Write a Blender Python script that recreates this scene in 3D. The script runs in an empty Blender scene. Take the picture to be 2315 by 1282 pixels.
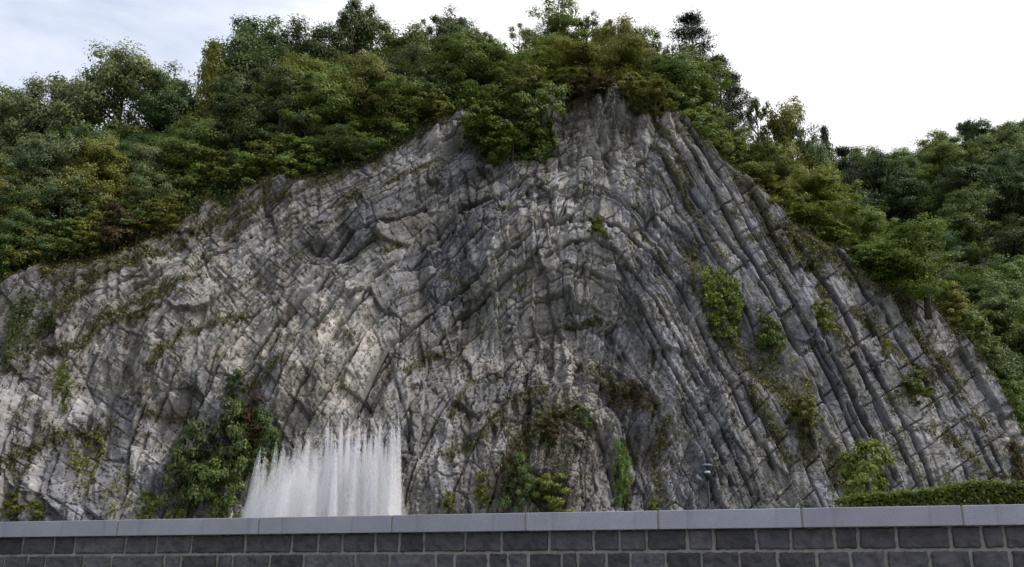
import bpy, math, random
import numpy as np
from math import radians as R

# ------------------------------------------------------------------ camera, sky, sun
PITCH = R(16.77); FPX = 2177.0; CX = 1157.5; CY = 641.0
CAM = np.array([0.0, 0.0, 1.5])
scene = bpy.context.scene
cam_d = bpy.data.cameras.new("camera"); cam_d.sensor_width = 36.0; cam_d.lens = 36.0 * FPX / 2315.0
cam_d.clip_start = 0.1; cam_d.clip_end = 3000
cam = bpy.data.objects.new("camera", cam_d); scene.collection.objects.link(cam)
cam.location = CAM; cam.rotation_euler = (math.pi / 2 + PITCH, 0, 0)
scene.camera = cam
scene.view_settings.view_transform = 'Standard'; scene.view_settings.look = 'None'
scene.view_settings.exposure = 0.2; scene.cycles.volume_bounces = 6; scene.view_settings.gamma = 1.0

SUN_EL = R(52); SUN_AZ = R(105)       # azimuth measured from +Y (view direction) towards +X (right)
world = bpy.data.worlds.new("World"); scene.world = world; world.use_nodes = True
wn = world.node_tree; wn.nodes.clear()
def N(nt, typ, **kw):
    n = nt.nodes.new(typ)
    for k, v in kw.items():
        if k.startswith('i_'):
            n.inputs[k[2:].replace('_', ' ')].default_value = v
        else: setattr(n, k, v)
    return n
wo = N(wn, 'ShaderNodeOutputWorld')
sky = N(wn, 'ShaderNodeTexSky', sky_type='NISHITA', sun_disc=False)
sky.sun_elevation = SUN_EL; sky.sun_rotation = SUN_AZ; sky.dust_density = 2.0
bg1 = N(wn, 'ShaderNodeBackground', i_Strength=0.10); wn.links.new(sky.outputs[0], bg1.inputs[0])
bg2 = N(wn, 'ShaderNodeBackground', i_Strength=1.0)
tc = N(wn, 'ShaderNodeTexCoord')
mp = N(wn, 'ShaderNodeMapping'); mp.inputs['Scale'].default_value = (1.0, 1.0, 2.6); mp.inputs['Location'].default_value = (0.35, 0.1, 0.0)
wn.links.new(tc.outputs['Generated'], mp.inputs[0])
nz = N(wn, 'ShaderNodeTexNoise', i_Scale=2.3, i_Detail=7.0, i_Roughness=0.55, i_Distortion=0.3)
wn.links.new(mp.outputs[0], nz.inputs['Vector'])
sx = N(wn, 'ShaderNodeSeparateXYZ'); wn.links.new(tc.outputs['Generated'], sx.inputs[0])
# cloud brightness rises towards the sun side (right)
mr = N(wn, 'ShaderNodeMapRange', i_From_Min=-0.55, i_From_Max=0.25, i_To_Min=0.0, i_To_Max=1.0)
wn.links.new(sx.outputs['X'], mr.inputs['Value'])
ad = N(wn, 'ShaderNodeMath', operation='MULTIPLY_ADD'); ad.inputs[1].default_value = 0.30
wn.links.new(mr.outputs[0], ad.inputs[0]); wn.links.new(nz.outputs['Fac'], ad.inputs[2])
cr = N(wn, 'ShaderNodeValToRGB')
cr.color_ramp.elements[0].position = 0.50; cr.color_ramp.elements[0].color = (0.47, 0.545, 0.72, 1)
e = cr.color_ramp.elements.new(0.63); e.color = (0.73, 0.785, 0.90, 1)
cr.color_ramp.elements[-1].position = 0.74; cr.color_ramp.elements[-1].color = (1.12, 1.12, 1.14, 1)
wn.links.new(ad.outputs[0], cr.inputs[0]); wn.links.new(cr.outputs[0], bg2.inputs[0])
cov = N(wn, 'ShaderNodeMapRange', i_From_Min=0.36, i_From_Max=0.52, i_To_Min=0.65, i_To_Max=1.0)
wn.links.new(ad.outputs[0], cov.inputs['Value'])
mx = N(wn, 'ShaderNodeMixShader'); wn.links.new(cov.outputs[0], mx.inputs[0])
wn.links.new(bg1.outputs[0], mx.inputs[1]); wn.links.new(bg2.outputs[0], mx.inputs[2])
wn.links.new(mx.outputs[0], wo.inputs[0])

sd = bpy.data.lights.new("sun", 'SUN'); sd.energy = 2.2; sd.angle = R(5); sd.color = (1.0, 0.955, 0.89)
so = bpy.data.objects.new("sun", sd); scene.collection.objects.link(so)
sun_vec = np.array([math.sin(SUN_AZ) * math.cos(SUN_EL), math.cos(SUN_AZ) * math.cos(SUN_EL), math.sin(SUN_EL)])
import mathutils
so.rotation_euler = mathutils.Vector(sun_vec).to_track_quat('Z', 'Y').to_euler()
so.location = (40, 0, 60)

# ------------------------------------------------------------------ helpers
C = scene.collection
rnd = random.Random(7); rg = np.random.default_rng(11)
def proj(x, y, z):
    ry = y - CAM[1]; rz = z - CAM[2]
    zc = ry * math.cos(PITCH) + rz * math.sin(PITCH)
    yc = -ry * math.sin(PITCH) + rz * math.cos(PITCH)
    return CX + FPX * x / zc, CY - FPX * yc / zc
def ray(px, py):
    a = (px - CX) / FPX; b = (CY - py) / FPX
    return np.array([a, math.cos(PITCH) - b * math.sin(PITCH), math.sin(PITCH) + b * math.cos(PITCH)])
def at(px, py, Y):
    d = ray(px, py); return CAM + d * (Y / d[1])
def tag(o, label=None, cat=None, group=None, kind=None):
    if label: o['label'] = label
    if cat: o['category'] = cat
    if group: o['group'] = group
    if kind: o['kind'] = kind
    return o
def empty(name, loc, parent=None):
    o = bpy.data.objects.new(name, None); C.objects.link(o); o.location = loc
    o.empty_display_size = 0.3
    if parent: o.parent = parent
    return o
def mesh_np(name, verts, faces, mat=None, parent=None, attrs=None, smooth=False, link=True):
    """verts (n,3), faces (m,k) int array with k=3 or 4 -> object"""
    me = bpy.data.meshes.new(name); verts = np.asarray(verts, np.float32); faces = np.asarray(faces, np.int32)
    m, k = faces.shape
    me.vertices.add(len(verts)); me.vertices.foreach_set('co', verts.ravel())
    me.loops.add(m * k); me.loops.foreach_set('vertex_index', faces.ravel())
    me.polygons.add(m); me.polygons.foreach_set('loop_start', np.arange(0, m * k, k, dtype=np.int32))
    me.polygons.foreach_set('loop_total', np.full(m, k, np.int32))
    if smooth: me.polygons.foreach_set('use_smooth', np.ones(m, bool))
    me.update(calc_edges=True)
    if attrs:
        for an, (dom, typ, data) in attrs.items():
            at_ = me.attributes.new(an, typ, dom)
            at_.data.foreach_set('color' if 'COLOR' in typ else 'value', np.asarray(data, np.float32).ravel())
    if mat: me.materials.append(mat)
    o = bpy.data.objects.new(name, me)
    if link: C.objects.link(o)
    if parent: o.parent = parent
    return o
class MB:
    """collects quads/tris for one mesh object"""
    def __init__(s): s.v = []; s.f = []
    def box(s, x0, x1, y0, y1, z0, z1):
        b = len(s.v)
        s.v += [(x0,y0,z0),(x1,y0,z0),(x1,y1,z0),(x0,y1,z0),(x0,y0,z1),(x1,y0,z1),(x1,y1,z1),(x0,y1,z1)]
        s.f += [tuple(b+i for i in q) for q in ((0,3,2,1),(4,5,6,7),(0,1,5,4),(1,2,6,5),(2,3,7,6),(3,0,4,7))]
    def tube(s, pts, rad, n=7, cap=True):
        pts = [np.array(p, float) for p in pts]; b0 = len(s.v)
        for i, p in enumerate(pts):
            d = pts[min(i+1, len(pts)-1)] - pts[max(i-1, 0)]; d = d / (np.linalg.norm(d) + 1e-9)
            u = np.cross(d, (0.13, 1, 0.07)); u /= np.linalg.norm(u) + 1e-9; w = np.cross(d, u)
            for k in range(n):
                a = 2 * math.pi * k / n
                s.v.append(tuple(p + rad[i] * (math.cos(a) * u + math.sin(a) * w)))
        for i in range(len(pts) - 1):
            for k in range(n):
                a, b = b0 + i*n + k, b0 + i*n + (k+1) % n
                s.f.append((a, b, b + n, a + n))
        if cap:
            s.f.append(tuple(b0 + k for k in range(n))[::-1]); s.f.append(tuple(b0 + (len(pts)-1)*n + k for k in range(n)))
    def lathe(s, prof, n=20, c=(0,0,0)):
        b0 = len(s.v)
        for r, z in prof:
            for k in range(n):
                a = 2*math.pi*k/n; s.v.append((c[0]+r*math.cos(a), c[1]+r*math.sin(a), c[2]+z))
        for i in range(len(prof)-1):
            for k in range(n):
                a, b = b0+i*n+k, b0+i*n+(k+1) % n; s.f.append((a, b, b+n, a+n))
    def build(s, name, mat, parent=None, smooth=False, bevel=0):
        me = bpy.data.meshes.new(name); me.from_pydata([tuple(map(float, v)) for v in s.v], [], s.f); me.update()
        if smooth:
            for p in me.polygons: p.use_smooth = True
        if mat: me.materials.append(mat)
        o = bpy.data.objects.new(name, me); C.objects.link(o)
        if parent: o.parent = parent
        if bevel:
            m = o.modifiers.new('bevel', 'BEVEL'); m.width = bevel; m.segments = 2
        return o

# numpy noise ------------------------------------------------------
def _h(ix, iy, seed):
    with np.errstate(over='ignore'):
        h = (ix.astype(np.int64) * 374761393 + iy.astype(np.int64) * 668265263 + seed * 1442695041) & 0xffffffff
        h = ((h ^ (h >> 13)) * 1274126177) & 0xffffffff
        h = ((h ^ (h >> 16)) * 2246822519) & 0xffffffff
        return ((h ^ (h >> 15)) & 0xffffff).astype(np.float32) / 16777216.0
def vnoise(u, v, seed=0):
    iu = np.floor(u); iv = np.floor(v); fu = (u - iu).astype(np.float32); fv = (v - iv).astype(np.float32)
    iu = iu.astype(np.int64); iv = iv.astype(np.int64)
    fu = fu*fu*fu*(fu*(fu*6-15)+10); fv = fv*fv*fv*(fv*(fv*6-15)+10)
    a = _h(iu, iv, seed); b = _h(iu+1, iv, seed); c = _h(iu, iv+1, seed); d = _h(iu+1, iv+1, seed)
    return (a + (b-a)*fu) * (1-fv) + (c + (d-c)*fu) * fv - 0.5
def fbm(u, v, seed=0, o=4, g=0.5):
    r = 0; a = 1.0; f = 1.0
    for i in range(o):
        r = r + a * vnoise(u*f + 17.3*i, v*f - 9.1*i, seed+i); a *= g; f *= 2.03
    return r
def cells(u, v, seed=0, jit=0.9):
    iu = np.floor(u).astype(np.int64); iv = np.floor(v).astype(np.int64)
    F1 = np.full(u.shape, 9.0, np.float32); F2 = F1.copy()
    cu = np.zeros(u.shape, np.int64); cv = cu.copy(); du = np.zeros(u.shape, np.float32); dv = du.copy()
    for a in (-1, 0, 1):
        for b in (-1, 0, 1):
            ju = iu + a; jv = iv + b
            pu = (ju + 0.5 + jit * (_h(ju, jv, seed) - 0.5) - u).astype(np.float32)
            pv = (jv + 0.5 + jit * (_h(ju, jv, seed+77) - 0.5) - v).astype(np.float32)
            d = pu*pu + pv*pv
            m = d < F1
            F2 = np.where(m, F1, np.minimum(F2, d))
            F1 = np.where(m, d, F1); cu = np.where(m, ju, cu); cv = np.where(m, jv, cv)
            du = np.where(m, -pu, du); dv = np.where(m, -pv, dv)
    return cu, cv, du, dv, np.sqrt(F2) - np.sqrt(F1)
def sstep(a, b, x):
    t = np.clip((x - a) / (b - a), 0, 1); return t*t*(3-2*t)

# ------------------------------------------------------------------ materials
def new_mat(name):
    m = bpy.data.materials.new(name); m.use_nodes = True; nt = m.node_tree; nt.nodes.clear()
    out = N(nt, 'ShaderNodeOutputMaterial'); return m, nt, out
def simple(name, col, rough=0.7, metal=0.0, noise=0.0, scale=8.0, bump=0.0):
    m, nt, out = new_mat(name)
    p = N(nt, 'ShaderNodeBsdfPrincipled'); p.inputs['Base Color'].default_value = (*col, 1)
    p.inputs['Roughness'].default_value = rough; p.inputs['Metallic'].default_value = metal
    nt.links.new(p.outputs[0], out.inputs[0])
    if noise or bump:
        t = N(nt, 'ShaderNodeTexCoord'); n = N(nt, 'ShaderNodeTexNoise', i_Scale=scale, i_Detail=8.0, i_Roughness=0.65)
        nt.links.new(t.outputs['Object'], n.inputs['Vector'])
        if noise:
            r = N(nt, 'ShaderNodeMapRange', i_From_Min=0.25, i_From_Max=0.75, i_To_Min=1-noise, i_To_Max=1+noise)
            nt.links.new(n.outputs['Fac'], r.inputs['Value'])
            x = N(nt, 'ShaderNodeVectorMath', operation='SCALE'); x.inputs[0].default_value = col
            nt.links.new(r.outputs[0], x.inputs['Scale']); nt.links.new(x.outputs[0], p.inputs['Base Color'])
        if bump:
            b = N(nt, 'ShaderNodeBump', i_Strength=1.0, i_Distance=bump); nt.links.new(n.outputs['Fac'], b.inputs['Height'])
            nt.links.new(b.outputs[0], p.inputs['Normal'])
    return m
def leaf_mat(name, col, col2=None, trans=0.38):
    """foliage: colour varies leaf by leaf (attribute 'var') and tree by tree"""
    m, nt, out = new_mat(name); col2 = col2 or tuple(c*1.7 for c in col)
    a = N(nt, 'ShaderNodeAttribute', attribute_name='var'); oi = N(nt, 'ShaderNodeObjectInfo')
    mixc = N(nt, 'ShaderNodeMix', data_type='RGBA'); mixc.inputs[6].default_value = (*col, 1); mixc.inputs[7].default_value = (*col2, 1)
    nt.links.new(a.outputs['Fac'], mixc.inputs[0])
    h = N(nt, 'ShaderNodeHueSaturation', i_Saturation=1.0)
    r = N(nt, 'ShaderNodeMapRange', i_From_Min=0.0, i_From_Max=1.0, i_To_Min=0.488, i_To_Max=0.512); nt.links.new(oi.outputs['Random'], r.inputs['Value'])
    r2 = N(nt, 'ShaderNodeMapRange', i_From_Min=0.0, i_From_Max=1.0, i_To_Min=0.82, i_To_Max=1.22)
    mm = N(nt, 'ShaderNodeMath', operation='FRACT'); m2 = N(nt, 'ShaderNodeMath', operation='MULTIPLY'); m2.inputs[1].default_value = 7.31
    nt.links.new(oi.outputs['Random'], m2.inputs[0]); nt.links.new(m2.outputs[0], mm.inputs[0]); nt.links.new(mm.outputs[0], r2.inputs['Value'])
    nt.links.new(r.outputs[0], h.inputs['Hue']); nt.links.new(r2.outputs[0], h.inputs['Value']); nt.links.new(mixc.outputs[2], h.inputs['Color'])
    d = N(nt, 'ShaderNodeBsdfPrincipled'); d.inputs['Roughness'].default_value = 0.5; d.inputs['Specular IOR Level'].default_value = 0.35
    t = N(nt, 'ShaderNodeBsdfTranslucent'); nt.links.new(h.outputs[0], d.inputs['Base Color']); nt.links.new(h.outputs[0], t.inputs['Color'])
    mx = N(nt, 'ShaderNodeMixShader'); mx.inputs[0].default_value = trans
    nt.links.new(d.outputs[0], mx.inputs[1]); nt.links.new(t.outputs[0], mx.inputs[2]); nt.links.new(mx.outputs[0], out.inputs[0])
    return m
LEAF = {
 'dark':   leaf_mat('leaf_dark', (0.063,0.095,0.026), (0.155,0.203,0.060)),
 'deep':   leaf_mat('leaf_deep', (0.048,0.087,0.028), (0.115,0.171,0.055)),
 'mid':    leaf_mat('leaf_mid', (0.096,0.148,0.033), (0.228,0.298,0.067)),
 'olive':  leaf_mat('leaf_olive', (0.134,0.151,0.029), (0.287,0.298,0.067)),
 'yellow': leaf_mat('leaf_yellow', (0.112,0.140,0.017), (0.245,0.271,0.039)),
 'bright': leaf_mat('leaf_bright', (0.085,0.128,0.017), (0.183,0.244,0.039)),
 'pale':   leaf_mat('leaf_pale', (0.120,0.161,0.063), (0.284,0.336,0.142)),
 'bluish': leaf_mat('leaf_bluish', (0.078,0.124,0.032), (0.204,0.268,0.085)),
 'brown':  leaf_mat('leaf_brown', (0.057,0.041,0.016), (0.116,0.080,0.028)),
 'red':    leaf_mat('leaf_red',    (0.080,0.030,0.015), (0.170,0.070,0.030)),
 'pine':   leaf_mat('leaf_pine', (0.022,0.032,0.014), (0.050,0.068,0.025), 0.05),
 'grass':  leaf_mat('leaf_grass', (0.069,0.071,0.023), (0.143,0.127,0.044)),
}
BARK = simple('bark', (0.07,0.055,0.042), 0.9, noise=0.35, scale=5)
GREYBARK = simple('grey_bark', (0.16,0.145,0.125), 0.9, noise=0.3, scale=5)

# rock
def rock_mat():
    m, nt, out = new_mat('limestone')
    p = N(nt, 'ShaderNodeBsdfPrincipled'); p.inputs['Roughness'].default_value = 0.82; p.inputs['Specular IOR Level'].default_value = 0.3
    a = N(nt, 'ShaderNodeAttribute', attribute_name='tint')
    g = N(nt, 'ShaderNodeAttribute', attribute_name='moss')
    t = N(nt, 'ShaderNodeTexCoord')
    n1 = N(nt, 'ShaderNodeTexNoise', i_Scale=4.5, i_Detail=9.0, i_Roughness=0.7); nt.links.new(t.outputs['Object'], n1.inputs['Vector'])
    r1 = N(nt, 'ShaderNodeMapRange', i_From_Min=0.3, i_From_Max=0.7, i_To_Min=0.74, i_To_Max=1.26); nt.links.new(n1.outputs['Fac'], r1.inputs['Value'])
    mp = N(nt, 'ShaderNodeMapping'); mp.inputs['Scale'].default_value = (2.2, 2.2, 0.22); nt.links.new(t.outputs['Object'], mp.inputs[0])
    n2 = N(nt, 'ShaderNodeTexNoise', i_Scale=1.0, i_Detail=5.0, i_Roughness=0.6); nt.links.new(mp.outputs[0], n2.inputs['Vector'])
    r2 = N(nt, 'ShaderNodeMapRange', i_From_Min=0.35, i_From_Max=0.62, i_To_Min=0.72, i_To_Max=1.12); nt.links.new(n2.outputs['Fac'], r2.inputs['Value'])
    mu = N(nt, 'ShaderNodeMath', operation='MULTIPLY'); nt.links.new(r1.outputs[0], mu.inputs[0]); nt.links.new(r2.outputs[0], mu.inputs[1])
    sc = N(nt, 'ShaderNodeVectorMath', operation='SCALE'); nt.links.new(a.outputs['Color'], sc.inputs[0]); nt.links.new(mu.outputs[0], sc.inputs['Scale'])
    # moss and dry grass film
    n3 = N(nt, 'ShaderNodeTexNoise', i_Scale=2.2, i_Detail=8.0, i_Roughness=0.7); nt.links.new(t.outputs['Object'], n3.inputs['Vector'])
    am = N(nt, 'ShaderNodeMath', operation='ADD'); nt.links.new(g.outputs['Fac'], am.inputs[0]); nt.links.new(n3.outputs['Fac'], am.inputs[1])
    rm = N(nt, 'ShaderNodeMapRange', i_From_Min=0.96, i_From_Max=1.22, i_To_Min=0.0, i_To_Max=0.75); nt.links.new(am.outputs[0], rm.inputs['Value'])
    cr = N(nt, 'ShaderNodeValToRGB'); cr.color_ramp.elements[0].color = (0.045,0.036,0.020,1); cr.color_ramp.elements[1].color = (0.085,0.082,0.028,1)
    cr.color_ramp.elements[0].position = 0.4; cr.color_ramp.elements[1].position = 0.62; nt.links.new(n1.outputs['Fac'], cr.inputs[0])
    mc = N(nt, 'ShaderNodeMix', data_type='RGBA'); nt.links.new(rm.outputs[0], mc.inputs[0]); nt.links.new(sc.outputs[0], mc.inputs[6]); nt.links.new(cr.outputs[0], mc.inputs[7])
    nt.links.new(mc.outputs[2], p.inputs['Base Color'])
    n4 = N(nt, 'ShaderNodeTexNoise', i_Scale=9.0, i_Detail=6.0, i_Roughness=0.7); nt.links.new(t.outputs['Object'], n4.inputs['Vector'])
    b = N(nt, 'ShaderNodeBump', i_Strength=0.8, i_Distance=0.06); nt.links.new(n4.outputs['Fac'], b.inputs['Height']); nt.links.new(b.outputs[0], p.inputs['Normal'])
    nt.links.new(p.outputs[0], out.inputs[0]); return m
ROCK = rock_mat()

# ------------------------------------------------------------------ cliff surface
def Yb(x, z):
    y = 56.0 + 0.30 * z
    y = y - 0.13 * np.maximum(0, -x - 4) + 0.0
    y = y + 0.011 * np.maximum(0, x - 12) ** 2
    y = y + 0.9 * np.sin(x * 0.21 + 0.5) * np.clip(z / 12, 0.2, 1) * 0.6
    y = y - 0.32 * np.maximum(0, 9 - z) * np.exp(-((x - 5.5) / 9.0) ** 2)
    return y
def onface(px, py):
    d = ray(px, py); t = 58.0
    for _ in range(25):
        P = CAM + d * t; t += 0.8 * (float(Yb(P[0], P[2])) - P[1]) / d[1]
    return CAM + d * t
EDGE = [(-500,800),(-300,740),(-60,660),(0,648),(40,622),(150,598),(330,556),(440,472),(560,425),(640,402),(700,400),(850,345),(940,292),(1030,255),
        (1090,262),(1160,250),(1250,215),(1300,218),(1345,204),(1400,222),(1470,250),(1545,268),(1600,335),(1650,352),(1720,420),(1800,500),
        (1900,560),(2000,640),(2130,692),(2200,790),(2270,900),(2330,985),(2420,1120),(2500,1230)]
ew = np.array([onface(*p) for p in EDGE])
ex = np.linspace(-60, 48, 600); ez = np.interp(ex, ew[:,0], ew[:,2])
def edge_z(x): return np.interp(x, ex, ez)

# traced bedding planes (source-photo pixels); last value: crack strength
TR = [
 ([(1290,500),(1230,520),(1170,565),(1100,610),(1000,680),(930,730),(880,775),(840,850),(800,935)],1.0),
 ([(1215,597),(1150,627),(1068,693),(1028,715),(960,790),(900,880)],0.6),
 ([(1192,395),(1117,445),(1045,475),(985,540),(905,592),(850,640),(820,700),(770,750),(700,860)],0.9),
 ([(960,470),(887,508),(790,527),(740,590),(670,681),(620,750),(577,812),(540,880)],1.0),
 ([(850,550),(773,594),(720,660),(697,685),(640,750),(612,820),(570,900)],0.9),
 ([(1022,300),(987,325),(937,360),(877,400),(772,470),(700,540),(640,600),(560,700),(500,800),(470,900)],0.7),
 ([(900,350),(800,410),(720,440),(640,490),(560,560),(480,640),(420,740),(370,850),(330,930)],0.5),
 ([(720,400),(640,440),(560,490),(480,560),(400,650),(330,740),(280,850),(230,950)],0.4),
 ([(560,520),(470,570),(420,620),(340,670),(250,720),(200,800),(150,900),(100,1010)],0.5),
 ([(330,570),(240,620),(150,690),(80,760),(20,850)],0.4),
 ([(250,880),(200,1000),(170,1130)],0.5),([(330,930),(290,1010),(270,1150)],0.9),([(60,900),(30,1000),(10,1130)],0.4),
 ([(700,870),(640,960),(600,1060),(580,1150)],0.4),
 ([(1200,760),(1147,816),(1097,881),(1060,940)],0.9),
 ([(1250,900),(1180,940),(1120,1010),(1080,1080)],0.3),
 ([(1050,840),(970,950),(935,1100)],0.4),
 ([(1140,700),(1060,760),(980,850),(930,940)],0.3),
 ([(1000,420),(930,470),(860,600),(790,700),(740,800)],0.2),
 ([(1250,440),(1200,460),(1120,520),(1040,590),(960,650)],0.3),
 ([(1280,505),(1350,507),(1400,525),(1450,560),(1492,590),(1560,690),(1610,790),(1680,930),(1750,1060)],0.9),
 ([(1230,590),(1290,560),(1337,557),(1407,590),(1450,640),(1500,720),(1570,860),(1630,990),(1700,1120)],0.7),
 ([(1290,615),(1340,620),(1397,641),(1452,706),(1492,776),(1522,841),(1544,881),(1600,990),(1650,1100)],0.9),
 ([(1387,736),(1427,806),(1457,871),(1480,930),(1530,1050)],0.6),
 ([(1240,960),(1302,926),(1340,970),(1367,1011),(1392,1106)],1.0),
 ([(1494,360),(1587,515),(1650,640),(1700,740)],0.8),
 ([(1528,294),(1590,395),(1650,497),(1706,603),(1760,700)],1.0),
 ([(1556,287),(1650,437),(1716,553),(1765,653),(1819,756),(1862,844),(1900,920),(1950,1030)],1.0),
 ([(1560,430),(1650,553),(1712,650),(1760,719),(1830,850),(1897,985),(1950,1100)],0.9),
 ([(1700,440),(1787,606),(1831,706),(1890,830),(1939,930),(2019,1090)],0.9),
 ([(1800,540),(1894,678),(1925,734),(1962,812),(1994,875),(2061,1005),(2104,1106)],1.0),
 ([(1828,760),(1875,850),(1920,940),(1970,1040),(2010,1120)],0.8),
 ([(1930,800),(1979,905),(2019,994),(2077,1115)],1.0),
 ([(1900,560),(1990,700),(2060,830),(2115,919),(2136,970),(2190,1090)],0.8),
 ([(2000,640),(2080,770),(2150,880),(2215,990),(2262,1080)],0.5),
 ([(2119,696),(2174,766),(2230,880),(2290,1000),(2330,1090)],0.6),
 ([(1540,930),(1590,1030),(1600,1080),(1625,1150)],0.9),([(1700,900),(1760,1010),(1800,1100)],0.4),
 ([(1500,1000),(1540,1080),(1560,1150)],0.4),
 ([(1250,300),(1300,255),(1370,240),(1450,290),(1500,350)],0.2),([(1150,380),(1260,345),(1360,350),(1440,430),(1540,590),(1600,720)],0.2),
 ([(1250,440),(1320,425),(1390,450),(1440,510),(1520,600)],0.5),
 ([(1180,860),(1260,830),(1340,840),(1400,900),(1440,990)],0.3),
 ([(1200,740),(1290,690),(1350,700),(1400,760)],0.3),
]
def solve_fields():
    gx, gy, st = 48, 28, 56.0; ox, oy = -180.0, 130.0
    idx = lambda i, j: j*gx + i
    rows = []; nN = gx*gy
    A = np.zeros((nN, nN)); bs = np.zeros(nN); bt = np.zeros(nN)
    def add(inds, co, r_s, r_t, w):
        inds = np.array(inds); co = np.array(co)
        A[np.ix_(inds, inds)] += w*np.outer(co, co); bs[inds] += w*co*r_s; bt[inds] += w*co*r_t
    def grad_at(px, py):
        i = min(max(int((px-ox)/st), 0), gx-2); j = min(max(int((py-oy)/st), 0), gy-2)
        u = (px-ox)/st - i; v = (py-oy)/st - j; ids = [idx(i,j), idx(i+1,j), idx(i,j+1), idx(i+1,j+1)]
        return ids, np.array([-(1-v), (1-v), -v, v])/st, np.array([-(1-u), -u, (1-u), u])/st
    for pts, _ in TR:
        for (x0,y0),(x1,y1) in zip(pts[:-1], pts[1:]):
            L = math.hypot(x1-x0, y1-y0); tx, ty = (x1-x0)/L, (y1-y0)/L
            if tx < 0: tx, ty = -tx, -ty            # tangent runs left to right
            nx, ny = -ty, tx                        # normal, downwards in the picture
            for k in range(max(1, int(L/25))):
                f = (k+0.5)/max(1, int(L/25)); ids, gX, gY = grad_at(x0+(x1-x0)*f, y0+(y1-y0)*f)
                add(ids, (gX*tx+gY*ty)*st, 0.0, 1.0*st, 6.0)
                add(ids, (gX*nx+gY*ny)*st, 1.0*st, 0.0, 1.2)
    for j in range(gy):
        for i in range(gx):
            wsm = 25.0 if ox+i*st > 1520 + 0.25*(oy+j*st-300) else 3.0
            if 0 < i < gx-1: add([idx(i-1,j), idx(i,j), idx(i+1,j)], [1,-2,1], 0, 0, wsm)
            if 0 < j < gy-1: add([idx(i,j-1), idx(i,j), idx(i,j+1)], [1,-2,1], 0, 0, wsm)
            if i < gx-1 and j < gy-1: add([idx(i,j), idx(i+1,j), idx(i,j+1), idx(i+1,j+1)], [1,-1,-1,1], 0, 0, wsm*2)
    A[np.arange(nN), np.arange(nN)] += 1e-6
    S = np.linalg.solve(A, bs).reshape(gy, gx); T = np.linalg.solve(A, bt).reshape(gy, gx)
    return S, T, ox, oy, st
S_, T_, fox, foy, fst = solve_fields()
def samp(F, px, py):
    u = np.clip((px-fox)/fst, 0, F.shape[1]-1.001); v = np.clip((py-foy)/fst, 0, F.shape[0]-1.001)
    i = u.astype(int); j = v.astype(int); u = u-i; v = v-j
    u = u; v = v
    return (F[j,i]*(1-u)+F[j,i+1]*u)*(1-v) + (F[j+1,i]*(1-u)+F[j+1,i+1]*u)*v

NXG, NZG = 1500, 880
gx_ = np.linspace(-45, 47, NXG); 
gz_ = np.linspace(-0.3, 44, NZG)
X, Z = np.meshgrid(gx_, gz_)
# keep rows only where needed: Z is squeezed so every column ends 2.5 m above its edge
top = np.maximum(edge_z(gx_) + 1.3*fbm(gx_*0.55, gx_*0, 5, 4) - 0.35, 0.3) + 2.5
Z = -0.3 + (Z + 0.3) / 44.3 * (top + 0.3)[None, :]
Y = Yb(X, Z)
PX, PY = proj(X, Y, Z)
wx = fbm(PX/110, PY/110, 3, 2)*24; wy = fbm(PX/110, PY/110, 33, 2)*24
right = sstep(1480, 1640, PX - (PY-300)*0.18)
s = samp(S_, PX, PY) + wy*(0.16-0.08*right) + fbm(PX/30, PY/30, 8, 2)*(2.5-2.0*right)
t = samp(T_, PX, PY) + wx*0.3
ppm = 33.0    # picture pixels per metre on the face
right = sstep(1480, 1640, PX - (PY-300)*0.18)          # regular slabs of the right limb
leftz = 1 - sstep(650, 900, PX)
centre = np.exp(-np.abs((PX-1230)/300)**3)
# beds
bed_rng = np.random.default_rng(5); bnd = [-1600.0]
while bnd[-1] < 2600: bnd.append(bnd[-1] + bed_rng.choice([22, 36, 50, 66, 84], p=[.15,.25,.25,.2,.15]) * bed_rng.uniform(.85, 1.15))
bnd = np.array(bnd)
k = np.clip(np.searchsorted(bnd, s) - 1, 0, len(bnd)-2)
lo = bnd[k]; th = bnd[k+1] - lo; f = (s - lo) / th
din = np.minimum(s - lo, lo + th - s)                    # px distance to the bed plane
D = np.zeros(X.shape)
seg = np.floor(t/210.0 + _h(k, k*0, 9)*5).astype(np.int64)
segf = t/210.0 + _h(k, k*0, 9)*5 - seg
def bedrand(seed, seg=seg, segf=segf, blend=0.12):
    a = _h(k, seg, seed); b = _h(k, seg+1, seed); return a + (b-a)*sstep(1-blend, 1, segf)
D += (bedrand(21, blend=0.015)-0.5) * (0.50 + 0.40*right - 0.38*centre*(1-right))
D += (_h(k, k*0, 22)-0.5) * (0.25 + 0.25*right - 0.18*centre*(1-right))
# slab faces tip: right limb shows the outer face of each bed
D += (0.5 - f) * (0.20*right + 0.22 - 0.17*centre*(1-right))
open_ = sstep(-0.25, 0.15, fbm(t/120.0, k*7.7, 40, 2) + 0.12*right)
D -= (0.14 + 0.60*open_) * (1-0.55*centre*(1-right)) * np.exp(-(din/(0.9+0.8*open_))**2)
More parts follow.
